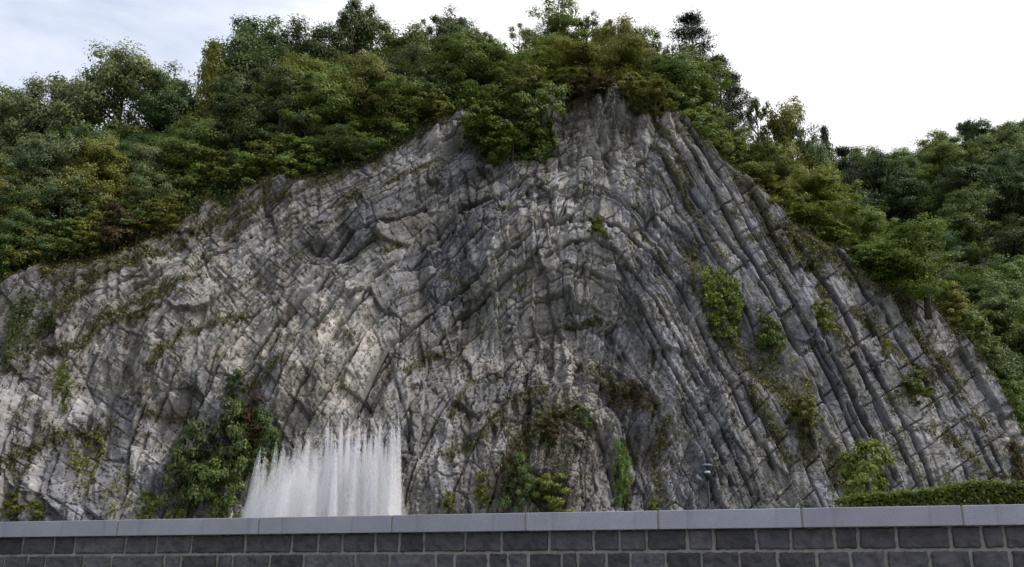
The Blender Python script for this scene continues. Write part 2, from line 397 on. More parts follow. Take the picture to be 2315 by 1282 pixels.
# rock broken in blocks: joints across and along the beds
def blocks(u, v, seed, amp, tilt, crack, cw, w=1.0):
    global D
    cu, cv, du, dv, e = cells(u, v, seed)
    r1 = _h(cu, cv, seed+1); r2 = _h(cu, cv, seed+2); r3 = _h(cu, cv, seed+3)
    D += w*((r1-0.5)*amp + ((r2-0.5)*du + (r3-0.5)*dv)*tilt)
    D -= w*crack*np.exp(-(e/cw)**2)*(r1 > 0.25)
    return r1, r2, r3
wv = 1 - 0.75*right
j_ = fbm(PX/7, PY/7, 50, 2)*1.6                                   # frays the joints a little
rub = np.clip(0.9*np.exp(-(((PX-1370)/120)**2+((PY-270)/90)**2)) + np.exp(-(((PX-1320)/210)**2+((PY-860)/130)**2)) + np.exp(-(((PX-1250)/140)**2+((PY-1060)/90)**2)) + 0.8*np.exp(-(((PX-1620)/60)**2+((PY-820)/160)**2)), 0, 1)
c0 = blocks(t/170+0.3*fbm(PX/150,PY/150,49,2), s/70, 91, 0.50, 0.95, 0.25, 0.02, 1-0.5*right)
c1 = blocks((t+j_)/74 + fbm(PX/120,PY/120,51,2)*0.5, (s+j_)/36, 101, 0.24, 0.42, 0.22, 0.026, 0.75-0.5*right)
c2 = blocks((PX+j_)/22 + fbm(PX/90,PY/90,52,2)*0.9, PY/66 + fbm(PX/60,PY/60,53,2)*0.6, 131, 0.28, 0.66, 0.18, 0.04, (0.25+1.0*centre)*wv)
c2b = blocks((PX+j_)/48 + fbm(PX/120,PY/120,56,2)*0.8, PY/120 + fbm(PX/90,PY/90,57,2)*0.6, 141, 0.40, 0.90, 0.30, 0.025, (0.15+0.9*centre)*wv)
c3 = blocks((t+j_)/30 + wx*0.01, (s+j_)/16 + wy*0.01, 161, 0.08, 0.22, 0.06, 0.05, (0.5+1.1*rub)*(1-0.7*right))
c4 = blocks(PX/9.5 + j_*.1, PY/11 + j_*.1, 191, 0.05, 0.14, 0.04, 0.09, (0.5+1.8*rub)*(1-0.5*right))
c6 = blocks((t+j_)/22, s/11, 221, 0.06, 0.15, 0.04, 0.05, right)
def rects(kk, sp, seed, amp, tilt, crack, cw, w, ff, off=0):
    '''straight joints square to the bedding: every bed has its own spacing'''
    global D
    q = (t + j_ + 0.35*off)/(sp*(0.7+0.8*_h(kk, kk*0, seed))) + 13.7*_h(kk, kk*0, seed+1)
    iq = np.floor(q).astype(np.int64); fq = q - iq; jt = 0.5*(_h(kk, iq, seed+2)-0.5); lowj = fq < 0.25+jt*0.5
    iq = np.where(lowj, iq-1, iq); jd = np.abs(fq - (0.25+jt*0.5)); jd = np.minimum(jd, 1-jd)
    a, b, c_ = _h(kk, iq, seed+3), _h(kk, iq, seed+4), _h(kk, iq, seed+5)
    D += w*((a-0.5)*amp + ((b-0.5)*(fq-0.5) + (c_-0.5)*(ff-0.5))*tilt)
    D -= w*crack*np.exp(-(jd*sp/cw)**2)*(_h(kk, iq, seed+6) > 0.35)
    return a, b, c_
r1 = rects(k, 85, 401, 0.22, 0.30, 0.40, 1.5, 0.45+0.55*right, f)
s2 = s/15.0 + 0.25*fbm(PX/160, PY/160, 411, 2); k2 = np.floor(s2).astype(np.int64); f2 = s2-k2
r2 = rects(k2, 52, 421, 0.18, 0.32, 0.14, 1.3, (0.7-0.4*right)*(1-0.7*centre), f2)
D -= 0.17*np.exp(-(np.minimum(f2,1-f2)*15/1.3)**2)*(_h(k2, np.floor(t/60).astype(np.int64), 430) > 0.4)*(1-0.6*right)*(1-0.6*centre)
D += np.exp(-(((PX-1370)/120)**2+((PY-270)/80)**2))*(fbm(PX/26, PY/70, 68, 3)*1.6)
D += fbm(PX/260, PY/260, 60, 3)*(2.0-1.6*right) + fbm(PX/8, PY/8, 63, 3)*0.06 + fbm(PX/80, PY/80, 65, 2)*(0.35-0.3*right)
D += centre*fbm(PX/14, PY/140, 66, 3)*0.14 + leftz*fbm(PX/16, PY/110, 67, 3)*0.22
def near(pts, width):
    """distance in px to a traced polyline (only filled within reach)"""
    dist = np.full(X.shape, 1e3, np.float32); side = np.zeros(X.shape, np.float32)
    for (x0,y0),(x1,y1) in zip(pts[:-1], pts[1:]):
        m = (PX > min(x0,x1)-width) & (PX < max(x0,x1)+width) & (PY > min(y0,y1)-width) & (PY < max(y0,y1)+width)
        if not m.any(): continue
        qx = PX[m] + 0.16*wx[m]; qy = PY[m] + 0.16*wy[m]; dx, dy = x1-x0, y1-y0; L2 = dx*dx+dy*dy
        u = np.clip(((qx-x0)*dx + (qy-y0)*dy)/L2, 0, 1); dd = np.hypot(qx-x0-u*dx, qy-y0-u*dy)
        sg = np.sign((qx-x0)*dy - (qy-y0)*dx) * (1 if dx >= 0 else -1)
        old = dist[m]; nw = dd < old; old[nw] = dd[nw]; dist[m] = old
        o2 = side[m]; o2[nw] = sg[nw]; side[m] = o2
    return dist, side                                    # side>0: above the line
for i, (pts, stg) in enumerate(TR):
    d, sd_ = near(pts, 34)
    gate = sstep(-0.22, 0.05, fbm(PX/45, PY/45, 300+i, 2) + (stg-0.6)*0.5)
    D -= gate*stg*1.05*np.exp(-(d/(1.4+1.1*stg))**2)
    D += stg*0.16*np.exp(-(d/22)**2)*np.where(sd_ > 0, 1, -0.4)*(d < 300)
# big recesses and ribs
def blob(x, y, rx, ry, h, ang=0):
    c, s_ = math.cos(R(ang)), math.sin(R(ang)); a = (PX-x)*c + (PY-y)*s_; b = -(PX-x)*s_ + (PY-y)*c
    return h*np.exp(-((a/rx)**2 + (b/ry)**2)**1.5)
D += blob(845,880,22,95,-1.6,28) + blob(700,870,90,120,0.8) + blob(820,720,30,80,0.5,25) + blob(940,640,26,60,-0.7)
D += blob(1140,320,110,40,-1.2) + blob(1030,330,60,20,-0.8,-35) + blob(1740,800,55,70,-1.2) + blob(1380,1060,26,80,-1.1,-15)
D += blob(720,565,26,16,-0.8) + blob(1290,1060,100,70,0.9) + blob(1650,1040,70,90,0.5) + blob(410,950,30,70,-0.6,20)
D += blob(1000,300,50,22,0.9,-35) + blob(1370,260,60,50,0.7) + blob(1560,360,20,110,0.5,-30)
# over the lip the face rolls back into the hillside
over = np.maximum(0, Z - (top[None,:]-2.5))
fade = np.exp(-over*1.2)
Y = Y - D*(0.35+0.65*fade) + 1.5*over*over/(over+0.5)
Zd = Z + 0.22*D*fade
Zd[0] = -0.5

# --- rock colour: hue and lightness of the stone, with recess shade painted in
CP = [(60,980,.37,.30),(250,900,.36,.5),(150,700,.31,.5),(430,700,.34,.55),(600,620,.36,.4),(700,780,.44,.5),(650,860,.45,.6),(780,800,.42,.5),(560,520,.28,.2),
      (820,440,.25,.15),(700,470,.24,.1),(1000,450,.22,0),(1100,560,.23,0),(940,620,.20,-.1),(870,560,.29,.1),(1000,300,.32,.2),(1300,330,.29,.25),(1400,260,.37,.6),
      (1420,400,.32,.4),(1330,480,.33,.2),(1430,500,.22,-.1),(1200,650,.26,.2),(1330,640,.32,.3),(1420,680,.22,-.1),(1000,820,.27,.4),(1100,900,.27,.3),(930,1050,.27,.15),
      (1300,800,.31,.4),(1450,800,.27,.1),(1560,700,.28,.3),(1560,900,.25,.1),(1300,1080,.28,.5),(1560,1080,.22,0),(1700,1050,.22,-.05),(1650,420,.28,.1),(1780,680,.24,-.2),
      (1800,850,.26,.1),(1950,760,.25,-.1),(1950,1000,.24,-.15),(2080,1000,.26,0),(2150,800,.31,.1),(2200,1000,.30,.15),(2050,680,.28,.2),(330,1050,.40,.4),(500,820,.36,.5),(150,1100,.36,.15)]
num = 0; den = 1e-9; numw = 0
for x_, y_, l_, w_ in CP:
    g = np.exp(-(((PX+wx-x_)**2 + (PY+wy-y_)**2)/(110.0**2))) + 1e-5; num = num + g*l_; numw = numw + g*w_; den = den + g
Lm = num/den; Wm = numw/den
Lm = Lm * (1 + 0.34*(c1[1]-0.5) + 0.30*(c3[2]-0.5) + 0.30*(_h(k, seg, 77)-0.5) + 0.30*(c2[1]-0.5) + 0.40*centre*(c2b[1]-0.5) + 0.25*(r1[2]-0.5) + 0.22*(r2[1]-0.5) + 0.16*(c4[1]-0.5))
Lm = Lm * np.where(c0[2] < 0.22, 0.70, 1.0) * np.where((c1[0] < 0.16), 0.78, 1.0) * (1.04 - 0.13*leftz)
Lm = Lm * (1 - 0.28*sstep(0.05, 0.4, fbm(PX/30, PY/85, 71, 4)))        # dark seep marks
Lm = Lm * (1 + 0.35*sstep(0.30, 0.5, fbm(PX/12, PY/16, 74, 3))*(0.3+0.7*leftz))  # fresh pale breaks
dk = blob(845,880,24,100,0.55,28) + blob(935,635,34,50,0.38) + blob(870,680,34,60,0.30) + blob(1440,500,45,30,0.32) + blob(1425,670,45,45,0.28) + blob(1000,470,150,50,0.20,-25) + blob(1600,400,14,150,0.3,-30) + blob(700,560,26,20,0.35) + blob(1240,700,40,130,0.2) + blob(1900,740,14,60,0.3,-30)  # paints shade of the recesses into the stone colour, along with dark slabs
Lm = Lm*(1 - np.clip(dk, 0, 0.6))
Wm = Wm - 0.10 - 0.5*(c0[2] < 0.22) + 0.8*fbm(PX/55, PY/55, 72, 4) + 0.25*(c3[0]-0.5)
W = np.clip(Wm, -0.6, 1.2)[..., None]
cool = np.array([0.97, 0.965, 1.08]); neut = np.array([1.03, 0.99, 0.995]); warm = np.array([1.13, 1.0, 0.89])
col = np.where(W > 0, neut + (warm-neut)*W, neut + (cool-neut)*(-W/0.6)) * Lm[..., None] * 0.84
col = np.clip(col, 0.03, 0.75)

# --- where grass and moss hold: ledges (polylines, width) and patches
VEG = [([(430,640),(350,680),(290,690),(240,725)],20),([(230,745),(180,790),(90,800)],18),([(560,720),(480,745),(420,760),(350,840)],16),([(330,570),(200,640),(120,700),(60,760)],26),
       ([(640,430),(540,470),(470,490),(380,560),(260,600)],15),([(380,650),(330,720),(240,740)],14),([(40,680),(20,760),(10,820)],36),([(240,975),(150,980),(60,1030),(20,1050)],15),
       ([(90,1000),(60,1080),(40,1150)],12),([(1230,880),(1140,930),(1090,1000),(1010,1040)],22),([(1290,930),(1200,970),(1150,1060),(1120,1130)],40),([(1350,830),(1420,890),(1470,930)],34),
       ([(1200,960),(1280,940),(1330,980)],24),([(1420,1000),(1400,1060),(1420,1130)],22),([(1500,960),(1480,1060),(1500,1130)],18),([(1270,250),(1350,220),(1450,240),(1510,310),(1560,420)],13),
       ([(1480,330),(1540,420),(1600,520),(1640,600)],11),([(1570,570),(1570,640),(1640,760),(1700,830),(1790,900),(1820,960),(1830,1040)],30),([(1660,360),(1720,470),(1760,560),(1850,600)],22),
       ([(1780,520),(1860,560),(1930,600),(2000,650)],30),([(1840,520),(1900,600),(1990,640),(2060,690)],24),([(1700,540),(1740,530)],18),([(1860,640),(1880,720),(1920,780)],18),([(1930,700),(1990,760),(2040,820),(2090,860)],16),
       ([(2040,700),(2100,790),(2160,860),(2230,960)],12),([(2130,980),(2200,1050),(2290,1090)],14),([(1880,1020),(1890,1090)],24),([(1780,1040),(1740,960),(1700,880)],20),
       ([(1060,640),(1000,620)],8),([(780,460),(820,450)],20),([(1180,640),(1120,690)],8),([(1280,720),(1360,710)],12),([(1000,780),(960,800),(920,840)],12),([(870,420),(960,380),(1040,340)],10),
       ([(1330,500),(1370,560)],10),([(650,840),(600,880),(560,900)],14),([(420,940),(330,940)],12),([(1520,620),(1480,560),(1440,520)],8),([(2290,1000),(2310,1080)],20),
       ([(500,520),(560,480),(600,430)],12),([(900,560),(870,580)],12),([(1240,420),(1180,440),(1130,480)],8),([(1100,850),(1060,880),(1020,960)],10)]
moss = np.zeros(X.shape)
for i, (pts, w_) in enumerate(VEG):
    d, _s = near(pts, w_*2.5); moss = np.maximum(moss, np.exp(-(d/w_)**2))
lipd = (top[None,:]-2.5) - Z
moss = np.maximum(moss, 0.95*np.exp(-(np.maximum(lipd,0)/0.9)**2)*sstep(-0.15, 0.2, fbm(PX/50, PY/50, 92, 3)))
moss = np.maximum(moss, 0.9*sstep(-0.4, 0.8, over))
moss = np.maximum(moss, 0.75*sstep(1.2, 0.2, Z))
gen = 0.31 + 0.34*fbm(PX/60, PY/40, 90, 4)
mossA = np.clip(np.maximum(moss*0.78, gen), 0, 1)

verts = np.stack([X, Y, Zd], -1).reshape(-1, 3)
ii = np.arange(NZG-1)[:, None]*NXG + np.arange(NXG-1)[None, :]
faces = np.stack([ii, ii+1, ii+1+NXG, ii+NXG], -1).reshape(-1, 4)
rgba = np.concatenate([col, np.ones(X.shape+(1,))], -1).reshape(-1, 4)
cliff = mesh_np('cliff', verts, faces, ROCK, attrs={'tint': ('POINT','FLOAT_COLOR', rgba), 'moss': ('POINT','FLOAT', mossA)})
tag(cliff, kind='structure')
def surf(px, py):
    """point on the finished rock face seen near this direction + its outward normal"""
    P = onface(px, py)
    return surfxz(P[0], P[2])
def surfxz(x, z):
    i = min(max(int((x+45)/92*(NXG-1)), 1), NXG-2)
    j = min(max(int((z+0.3)/(top[i]+0.3)*(NZG-1)), 1), NZG-2)
    a = np.array([X[j,i], Y[j,i], Zd[j,i]])
    return a

# grass tufts growing from the ledges
def leaf_quads(P, Nrm, size, asp=0.6, rng=rg, fold=0.25, up=None):
    """one bent leaf (two triangles) per point"""
    n = len(P); Nrm = Nrm/(np.linalg.norm(Nrm, axis=1, keepdims=True)+1e-9)
    r = rng.normal(size=(n,3)) if up is None else up + 0.35*rng.normal(size=(n,3))
    A = r - (r*Nrm).sum(1, keepdims=True)*Nrm; A /= np.linalg.norm(A, axis=1, keepdims=True)+1e-9
    B = np.cross(Nrm, A); L = (size if np.ndim(size) else np.full(n, size))[:, None]
    v = np.stack([P - A*L*0.5, P + B*L*asp*0.5 + Nrm*L*fold*0.4, P + A*L*0.5 - Nrm*L*fold*0.3, P - B*L*asp*0.5 + Nrm*L*fold*0.4], 1).reshape(-1, 3)
    f = np.arange(n)[:, None]*4 + np.arange(4)[None, :]
    return v, f
mk = mossA.reshape(-1); nzv = fbm(PX/26, PY/20, 95, 3).reshape(-1)
pr = np.clip(moss.reshape(-1)*0.9 + 1.1*nzv - 0.22, 0, 1); pr[Z.reshape(-1) < 0] = 0
pr = pr / pr.sum(); ch = rg.choice(len(mk), 76000, p=pr)
P = verts[ch] + np.array([0,-0.05,0.06]) + rg.normal(size=(len(ch),3))*[0.06,0.05,0.07]
v, f_ = leaf_quads(P, rg.normal(size=(len(ch),3))*[0.8,0.5,0.5]+[0,-0.7,0.5], rg.uniform(0.11,0.30,len(ch)), 0.42, up=np.array([0,-0.25,1.0]))
tag(mesh_np('ledge_grass', v, f_, LEAF['grass'], attrs={'var': ('FACE','FLOAT', rg.uniform(0,1,len(f_))**1.5)}), kind='stuff')
pr2 = np.clip(moss.reshape(-1)*1.0 + 1.4*fbm(PX/34+9, PY/26, 97, 3).reshape(-1) - 0.55, 0, 1); pr2[Z.reshape(-1) < 0] = 0; pr2 /= pr2.sum()
for nm, mat_, n_ in (('ledge_scrub', 'olive', 20000), ('dry_scrub', 'brown', 15000)):
    ch = rg.choice(len(mk), n_, p=pr2); P = verts[ch] + np.array([0,-0.12,0.08]) + rg.normal(size=(len(ch),3))*[0.12,0.12,0.12]
    v, f_ = leaf_quads(P, rg.normal(size=(len(ch),3))+[0,-0.5,0.7], rg.uniform(0.08,0.20,len(ch)), 0.6)
    tag(mesh_np(nm, v, f_, LEAF[mat_], attrs={'var': ('FACE','FLOAT', rg.uniform(0,1,len(f_))**1.3)}), kind='stuff')
    pr2 = np.clip(moss.reshape(-1)*1.0 + 1.4*fbm(PX/30-9, PY/30, 99, 3).reshape(-1) - 0.5, 0, 1); pr2[Z.reshape(-1) < 0] = 0; pr2 /= pr2.sum()

# ------------------------------------------------------------------ terrain
soil = simple('woodland_soil', (0.020,0.022,0.012), 0.95, noise=0.5, scale=1.5, bump=0.1)
lawn = simple('lawn', (0.06,0.085,0.022), 0.95, noise=0.4, scale=2.0)
tag(mesh_np('ground', [(-1500,-1500,0),(1500,-1500,0),(1500,1500,0),(-1500,1500,0)], [(0,1,2,3)], lawn), kind='structure')
def near_hill(x, y):
    x = np.asarray(x, float); ze = edge_z(x) + 0.0; ye = Yb(x, ze)
    d = y - ye - 1.2
    sl = np.interp(x, [-60,-30,-10,2,14,30], [.95,1.0,.85,.52,.42,.34]); cap = np.interp(x, [-60,-30,-10,2,14,30], [24,24,18,11,9,8])
    h = cap*(1-np.exp(-np.maximum(d,0)*sl/cap)); 
    fall = np.maximum(0, d-32)*0.5
    z = ze + 0.4 + h - fall
    return np.where(d >= -1.2, z, -5) - 12*sstep(33, 46, x)
def far_hill(x, y):
    x = np.asarray(x, float); y = np.asarray(y, float)
    h = np.clip((y - 79)*1.02, -3, 80)
    cap = 50 + 0.42*(x-45); h = np.where(h > cap-6, cap-6 + 6*np.tanh((h-cap+6)/6), h)
    return h*sstep(4, 34, x) - 3*(1-sstep(4,34,x))
def hill_z(x, y): return np.maximum(np.maximum(near_hill(x, y), far_hill(x, y)), 0)
xs = np.linspace(-75, 48, 160); dd = np.concatenate([[0.0], np.linspace(0, 44, 59)])
XX, DD = np.meshgrid(xs, dd); YE = Yb(XX, edge_z(XX)) + 1.3; YY = YE + DD; ZZ = near_hill(XX, YY)
ZZ = ZZ + 0.4*fbm(XX/4, YY/4, 12, 3); ZZ[0] -= 4.0; ZZ = np.maximum(ZZ, -1.5)
ii = np.arange(59)[:, None]*160 + np.arange(159)[None, :]
tag(mesh_np('hillside', np.stack([XX,YY,ZZ],-1).reshape(-1,3), np.stack([ii,ii+1,ii+161,ii+160],-1).reshape(-1,4), soil, smooth=True), kind='structure')
xs = np.linspace(2, 170, 90); ys = np.linspace(76, 190, 70); XX, YY = np.meshgrid(xs, ys); ZZ = np.maximum(far_hill(XX, YY) + fbm(XX/9, YY/9, 14, 3)*1.2, -2)
ii = np.arange(69)[:, None]*90 + np.arange(89)[None, :]
tag(mesh_np('far_hillside', np.stack([XX,YY,ZZ],-1).reshape(-1,3), np.stack([ii,ii+1,ii+91,ii+90],-1).reshape(-1,4), soil, smooth=True), kind='structure')

# ------------------------------------------------------------------ trees
def crown_arrays(seed, H, Wd, n, leaf, kind='broad', base=0.18):
    """leaf positions and normals filling an uneven, lobed crown"""
    g = np.random.default_rng(seed); P = []; Q = []
    if kind in ('broad', 'airy', 'column', 'bush'):
        ncl = {'broad': 150, 'airy': 75, 'column': 90, 'bush': 60}[kind]
        # main lobes on limbs
        nl = 7 if kind != 'column' else 9; lob = []
        for i in range(nl):
            a = g.uniform(0, 2*math.pi); hz = base + (1-base)*((0.18 if kind != 'bush' else 0.05) + (0.68 if kind != 'bush' else 0.78)*(i+g.uniform(0,.6))/nl)
            prof = math.sin(math.pi*min(1,max(0.08,(hz-base)/(1-base)))**0.75) if kind != 'bush' else math.sqrt(max(0.1, 1-((hz-0.3)/0.75)**2))
            rr = Wd*0.5*prof*(0.62 if i < nl-1 else 0.15)*g.uniform(.6,1.05)
            lob.append((rr*math.cos(a), rr*math.sin(a), hz*H, Wd*g.uniform(.20,.30)*(0.75 if kind=='column' else 1)))
        lob.append((0,0,H*0.82,Wd*0.22)); lob.append((0,0,H*0.5,Wd*0.30))
        for c in range(ncl):
            lx, ly, lz, lr = lob[g.integers(len(lob))]
            d = g.normal(size=3); d /= np.linalg.norm(d); d[2] = d[2]*0.8+0.15
            ctr = np.array([lx,ly,lz]) + d*lr*g.uniform(.55,1.18)*[1,1,0.85]
            ctr[2] = min(max(ctr[2], base*H), H*0.985)
            cr_ = Wd*g.uniform(.055,.12)*(0.8 if kind=='airy' else 1)
            m = int(n/ncl*g.uniform(.5,1.5)); q = g.normal(size=(m,3)); q /= np.linalg.norm(q,axis=1,keepdims=True)
            r = cr_*g.uniform(0.25,1.08,(m,1)); pp = ctr + q*r*[1.15,1.15,0.7]
            P.append(pp); Q.append(q*0.9 + d*0.8 + [0,0,0.7] + 0.38*g.normal(size=(m,3)))
    elif kind == 'pine':
        tiers = 8
        for i in range(tiers):
            hz = H*(0.30 + 0.70*i/(tiers-1)); frac = i/(tiers-1)
            rad = Wd*0.5*(0.55+0.45*math.sin(math.pi*min(1,frac*0.9+0.15)))*(1.0 if frac < .8 else 1.0-(frac-.8)*2.6)
            nb = 6 if frac < .9 else 3; a0 = g.uniform(0, 6.28)
            for b in range(nb):
                a = a0 + b*6.283/nb + g.uniform(-.4,.4); L = rad*g.uniform(.55,1.1)
                for q_ in np.linspace(.35, 1, 5):
                    ctr = np.array([math.cos(a)*L*q_, math.sin(a)*L*q_, hz + 0.22*L*q_*q_ + g.uniform(-.12,.12)])
                    m = int(n/(tiers*nb*5)); q = g.normal(size=(m,3)); pp = ctr + q*[.36,.36,.075]*(Wd/5)
                    P.append(pp); Q.append(g.normal(size=(m,3))+[0,0,0.8])
    elif kind == 'spire':
        tiers = 22
        for i in range(tiers):
            frac = i/(tiers-1); hz = H*(0.12+0.86*frac); rad = Wd*0.5*(1-frac)**0.85+0.12
            for b in range(7):
                a = g.uniform(0,6.28); L = rad*g.uniform(.6,1.1)
                for q_ in np.linspace(.2, 1, 4):
                    ctr = np.array([math.cos(a)*L*q_, math.sin(a)*L*q_, hz - 0.12*L*q_ + 0.25*L*q_*q_])
                    m = max(3,int(n/(tiers*7*4))); q = g.normal(size=(m,3)); P.append(ctr + q*[.2,.2,.10]*(Wd/4)); Q.append(g.normal(size=(m,3))+[0,0,0.6])
    P = np.concatenate(P); Q = np.concatenate(Q)
    sz = leaf*g.uniform(.6,1.35,len(P)); v, f = leaf_quads(P, Q, sz, 0.62 if kind not in ('pine','spire') else 0.36, g)
    return v, f, g.uniform(0,1,len(f))**1.6
def trunk_mb(seed, H, Wd, kind, base):
    g = random.Random(seed); m = MB(); r0 = (0.020*H + 0.05) if kind != 'bush' else 0.045
    lean = (g.uniform(-.04,.04)*H, g.uniform(-.04,.04)*H)
    m.tube([(0,0,-0.4),(lean[0]*.3,lean[1]*.3,H*.3),(lean[0]*.7,lean[1]*.7,H*.62),(lean[0]*.5,lean[1]*.5,H*.93)], [r0*1.15, r0*.8, r0*.45, r0*.08], 8)
    nlim = 9 if kind != 'bush' else 6
    for i in range(nlim):
        h = H*(base*0.8 + (0.75-base*0.5)*i/nlim); a = g.uniform(0, 6.28); L = Wd*g.uniform(.28,.46)*(1-0.35*i/nlim)
        q = (lean[0]*h/H, lean[1]*h/H)
        rise = 0.75 if kind not in ('pine','spire') else 0.15
        m.tube([(q[0],q[1],h),(q[0]+math.cos(a)*L*.5,q[1]+math.sin(a)*L*.5,h+L*rise*.45),(q[0]+math.cos(a)*L,q[1]+math.sin(a)*L,h+L*rise*1.1)], [r0*.42,r0*.25,r0*.05], 5)
    return m
PROTO = {}
def proto(name, seed, H, Wd, n, leaf, kind, base=0.18):
    v, f, var = crown_arrays(seed, H, Wd, n, leaf, kind, base)
    cm = mesh_np('crown', v, f, LEAF['mid'], attrs={'var': ('FACE','FLOAT',var)}, link=False)
    tm = trunk_mb(seed, H, Wd, kind, base); to = tm.build('trunk', BARK, smooth=True)
    C.objects.unlink(to)
    PROTO[name] = (cm.data, to.data, H, Wd); bpy.data.objects.remove(cm); bpy.data.objects.remove(to)
for i in range(6): proto('broad%d' % i, 100+i, 9.5, 7.6, 27000, 0.18, 'broad', 0.03)
for i in range(2): proto('airy%d' % i, 200+i, 9.0, 6.5, 7500, 0.19, 'airy', 0.2)
for i in range(2): proto('column%d' % i, 300+i, 9.0, 3.6, 7500, 0.20, 'column', 0.08)
for i in range(3): proto('bush%d' % i, 400+i, 3.0, 3.4, 6500, 0.145, 'bush', 0.02)
for i in range(2): proto('pine%d' % i, 500+i, 11.0, 5.6, 17000, 0.20, 'pine')
proto('spire0', 600, 8.0, 4.2, 8000, 0.20, 'spire')
for i in range(2): proto('sapling%d' % i, 700+i, 3.6, 2.4, 9000, 0.085, 'airy', 0.1)
tcount = [0]
def plant(name, cat, label, loc, H, Wd, pk, colr, group=None, rot=None, tilt=0.0):
    cd, td, H0, W0 = PROTO[pk]
    r = empty(name, loc); r.rotation_euler = (tilt, 0, rnd.uniform(0, 6.28) if rot is None else rot); r.scale = (Wd/W0, Wd/W0, H/H0)
    tag(r, label, cat, group)
    t_ = bpy.data.objects.new('trunk', td); C.objects.link(t_); t_.parent = r
    c = bpy.data.objects.new('crown', cd); C.objects.link(c); c.parent = r
    c.material_slots[0].link = 'OBJECT'; c.material_slots[0].material = LEAF[colr]
    tcount[0] += 1
    return r
def tree_top(px, py, Yd, wpx, pk, colr, name, cat, label, group=None, minH=2.5, maxH=17):
    P = at(px, py, Yd); b = float(hill_z(P[0], Yd)); H = P[2] - b
    if H < minH or H > maxH: print('TREE height', label[:50], round(H,1)); H = min(max(H,minH),maxH)
    dist = Yd*math.cos(PITCH) + (P[2]-1.5)*math.sin(PITCH)
    return plant(name, cat, label, (P[0], Yd, P[2]-H), H, wpx*dist/FPX, pk, colr, group)

exec_trees = True
SKY = [(-80,200),(0,195),(110,188),(190,190),(230,150),(290,110),(340,140),(390,145),(440,140),(480,110),(530,70),(600,35),(670,45),(720,60),(800,15),(850,50),(900,60),(960,60),(1030,25),(1090,55),
       (1120,120),(1170,60),(1240,15),(1320,15),(1400,45),(1480,75),(1510,110),(1560,60),(1610,90),(1650,180),(1700,200),(1770,210),(1820,270),(1860,290),(1900,345),(1980,345),(2050,335),(2130,312),(2200,315),(2250,285),(2315,258),(2400,240)]
def sky_y(px): return float(np.interp(px, [p[0] for p in SKY], [p[1] for p in SKY]))
def edge_depth(px):
    P = onface(px, float(np.interp(px, [p[0] for p in EDGE], [p[1] for p in EDGE]))); return P[1]
ORD = ['first','second','third','fourth','fifth','sixth','seventh','eighth','ninth','tenth','eleventh','twelfth','thirteenth','fourteenth','fifteenth','sixteenth','seventeenth','eighteenth','nineteenth','twentieth']
KCOL = {'dark':'dark green','deep':'very dark green','mid':'mid green','olive':'olive green','yellow':'yellow-green','bright':'bright green','pale':'pale silvery green','bluish':'blue-green','brown':'brownish','red':'reddish','pine':'blackish green'}

# skyline trees (top px, top py, metres behind the lip, width px, prototype, colour, label)
ST = [
 (10,188,17,170,'broad0','mid','broad mid green tree at the far left end of the skyline'),
 (105,186,15,150,'broad1','pale','pale-leaved tree on the skyline, second from the left edge'),
 (205,175,15,150,'broad2','dark','dark low crown just left of the highest pale tree on the left skyline'),
 (285,100,14,175,'broad5','pale','pale loose-crowned tree rising highest on the left skyline'),
 (385,148,15,150,'broad3','dark','dark rounded tree between the highest pale tree and the feathery conifer'),
 (485,98,11,150,'spire0','olive','feathery pointed conifer on the skyline left of the tall dark oaks'),
 (590,34,15,170,'broad4','dark','tall dark oak with ragged top on the left skyline, left one of a pair'),
 (668,48,14,150,'broad5','dark','tall dark oak on the left skyline, right one of a pair'),
 (745,62,14,120,'broad1','dark','dark crown filling the dip between the oak pair and the peaked tree'),
 (808,8,14,140,'broad0','dark','peaked dark tree rising highest left of the middle skyline'),
 (900,58,13,150,'broad2','mid','mid green tree right of the peaked dark tree on the skyline'),
 (965,52,13,120,'airy1','dark','loose leafy tree on the skyline left of the summit gap'),
 (1030,22,12,140,'broad3','dark','dark domed tree on the skyline just left of the gap with blue sky'),
 (1088,58,11,90,'airy0','brown','thin tree with browning leaves at the left side of the skyline gap'),
 (1175,62,10,120,'airy1','olive','spindly tree with bare twigs at the right side of the skyline gap'),
 (1215,55,11,110,'broad5','mid','green tree left of the highest crown on the summit'),
 (1262,2,11,170,'broad4','mid','highest crown of all, touching the top of the view over the summit'),
 (1330,20,11,120,'airy0','dark','open dark crown just right of the highest tree on the summit'),
 (1400,38,8,150,'broad1','olive','big rounded olive tree on the summit left of the tall pine'),
 (1450,60,9,130,'broad2','mid','green tree on the skyline sloping down towards the tall pine'),
 (1505,95,9,90,'airy1','dark','small open tree touching the left side of the tall pine'),
 (1562,46,6,135,'pine0','pine','tall dark pine with layered branches and bare lower trunk on the summit'),
 (1622,140,8,110,'pine1','pine','shorter dark pine just right of the tall pine'),
 (1655,182,10,90,'pine0','pine','small dark pine low on the right shoulder beside the shorter pine'),
 (1705,200,11,110,'airy0','dark','open twiggy tree right of the pines on the descending skyline'),
 (1775,208,12,150,'broad3','olive','rounded oak-like tree on the descending right skyline'),
 (1815,268,13,110,'broad5','dark','dark tree between the rounded oak-like tree and the small black conifer'),
 (1862,288,14,85,'spire0','pine','small black pointed conifer alone on the right skyline'),
 (1905,345,16,90,'pine0','pine','low dark pine where the right skyline reaches its lowest dip'),
]
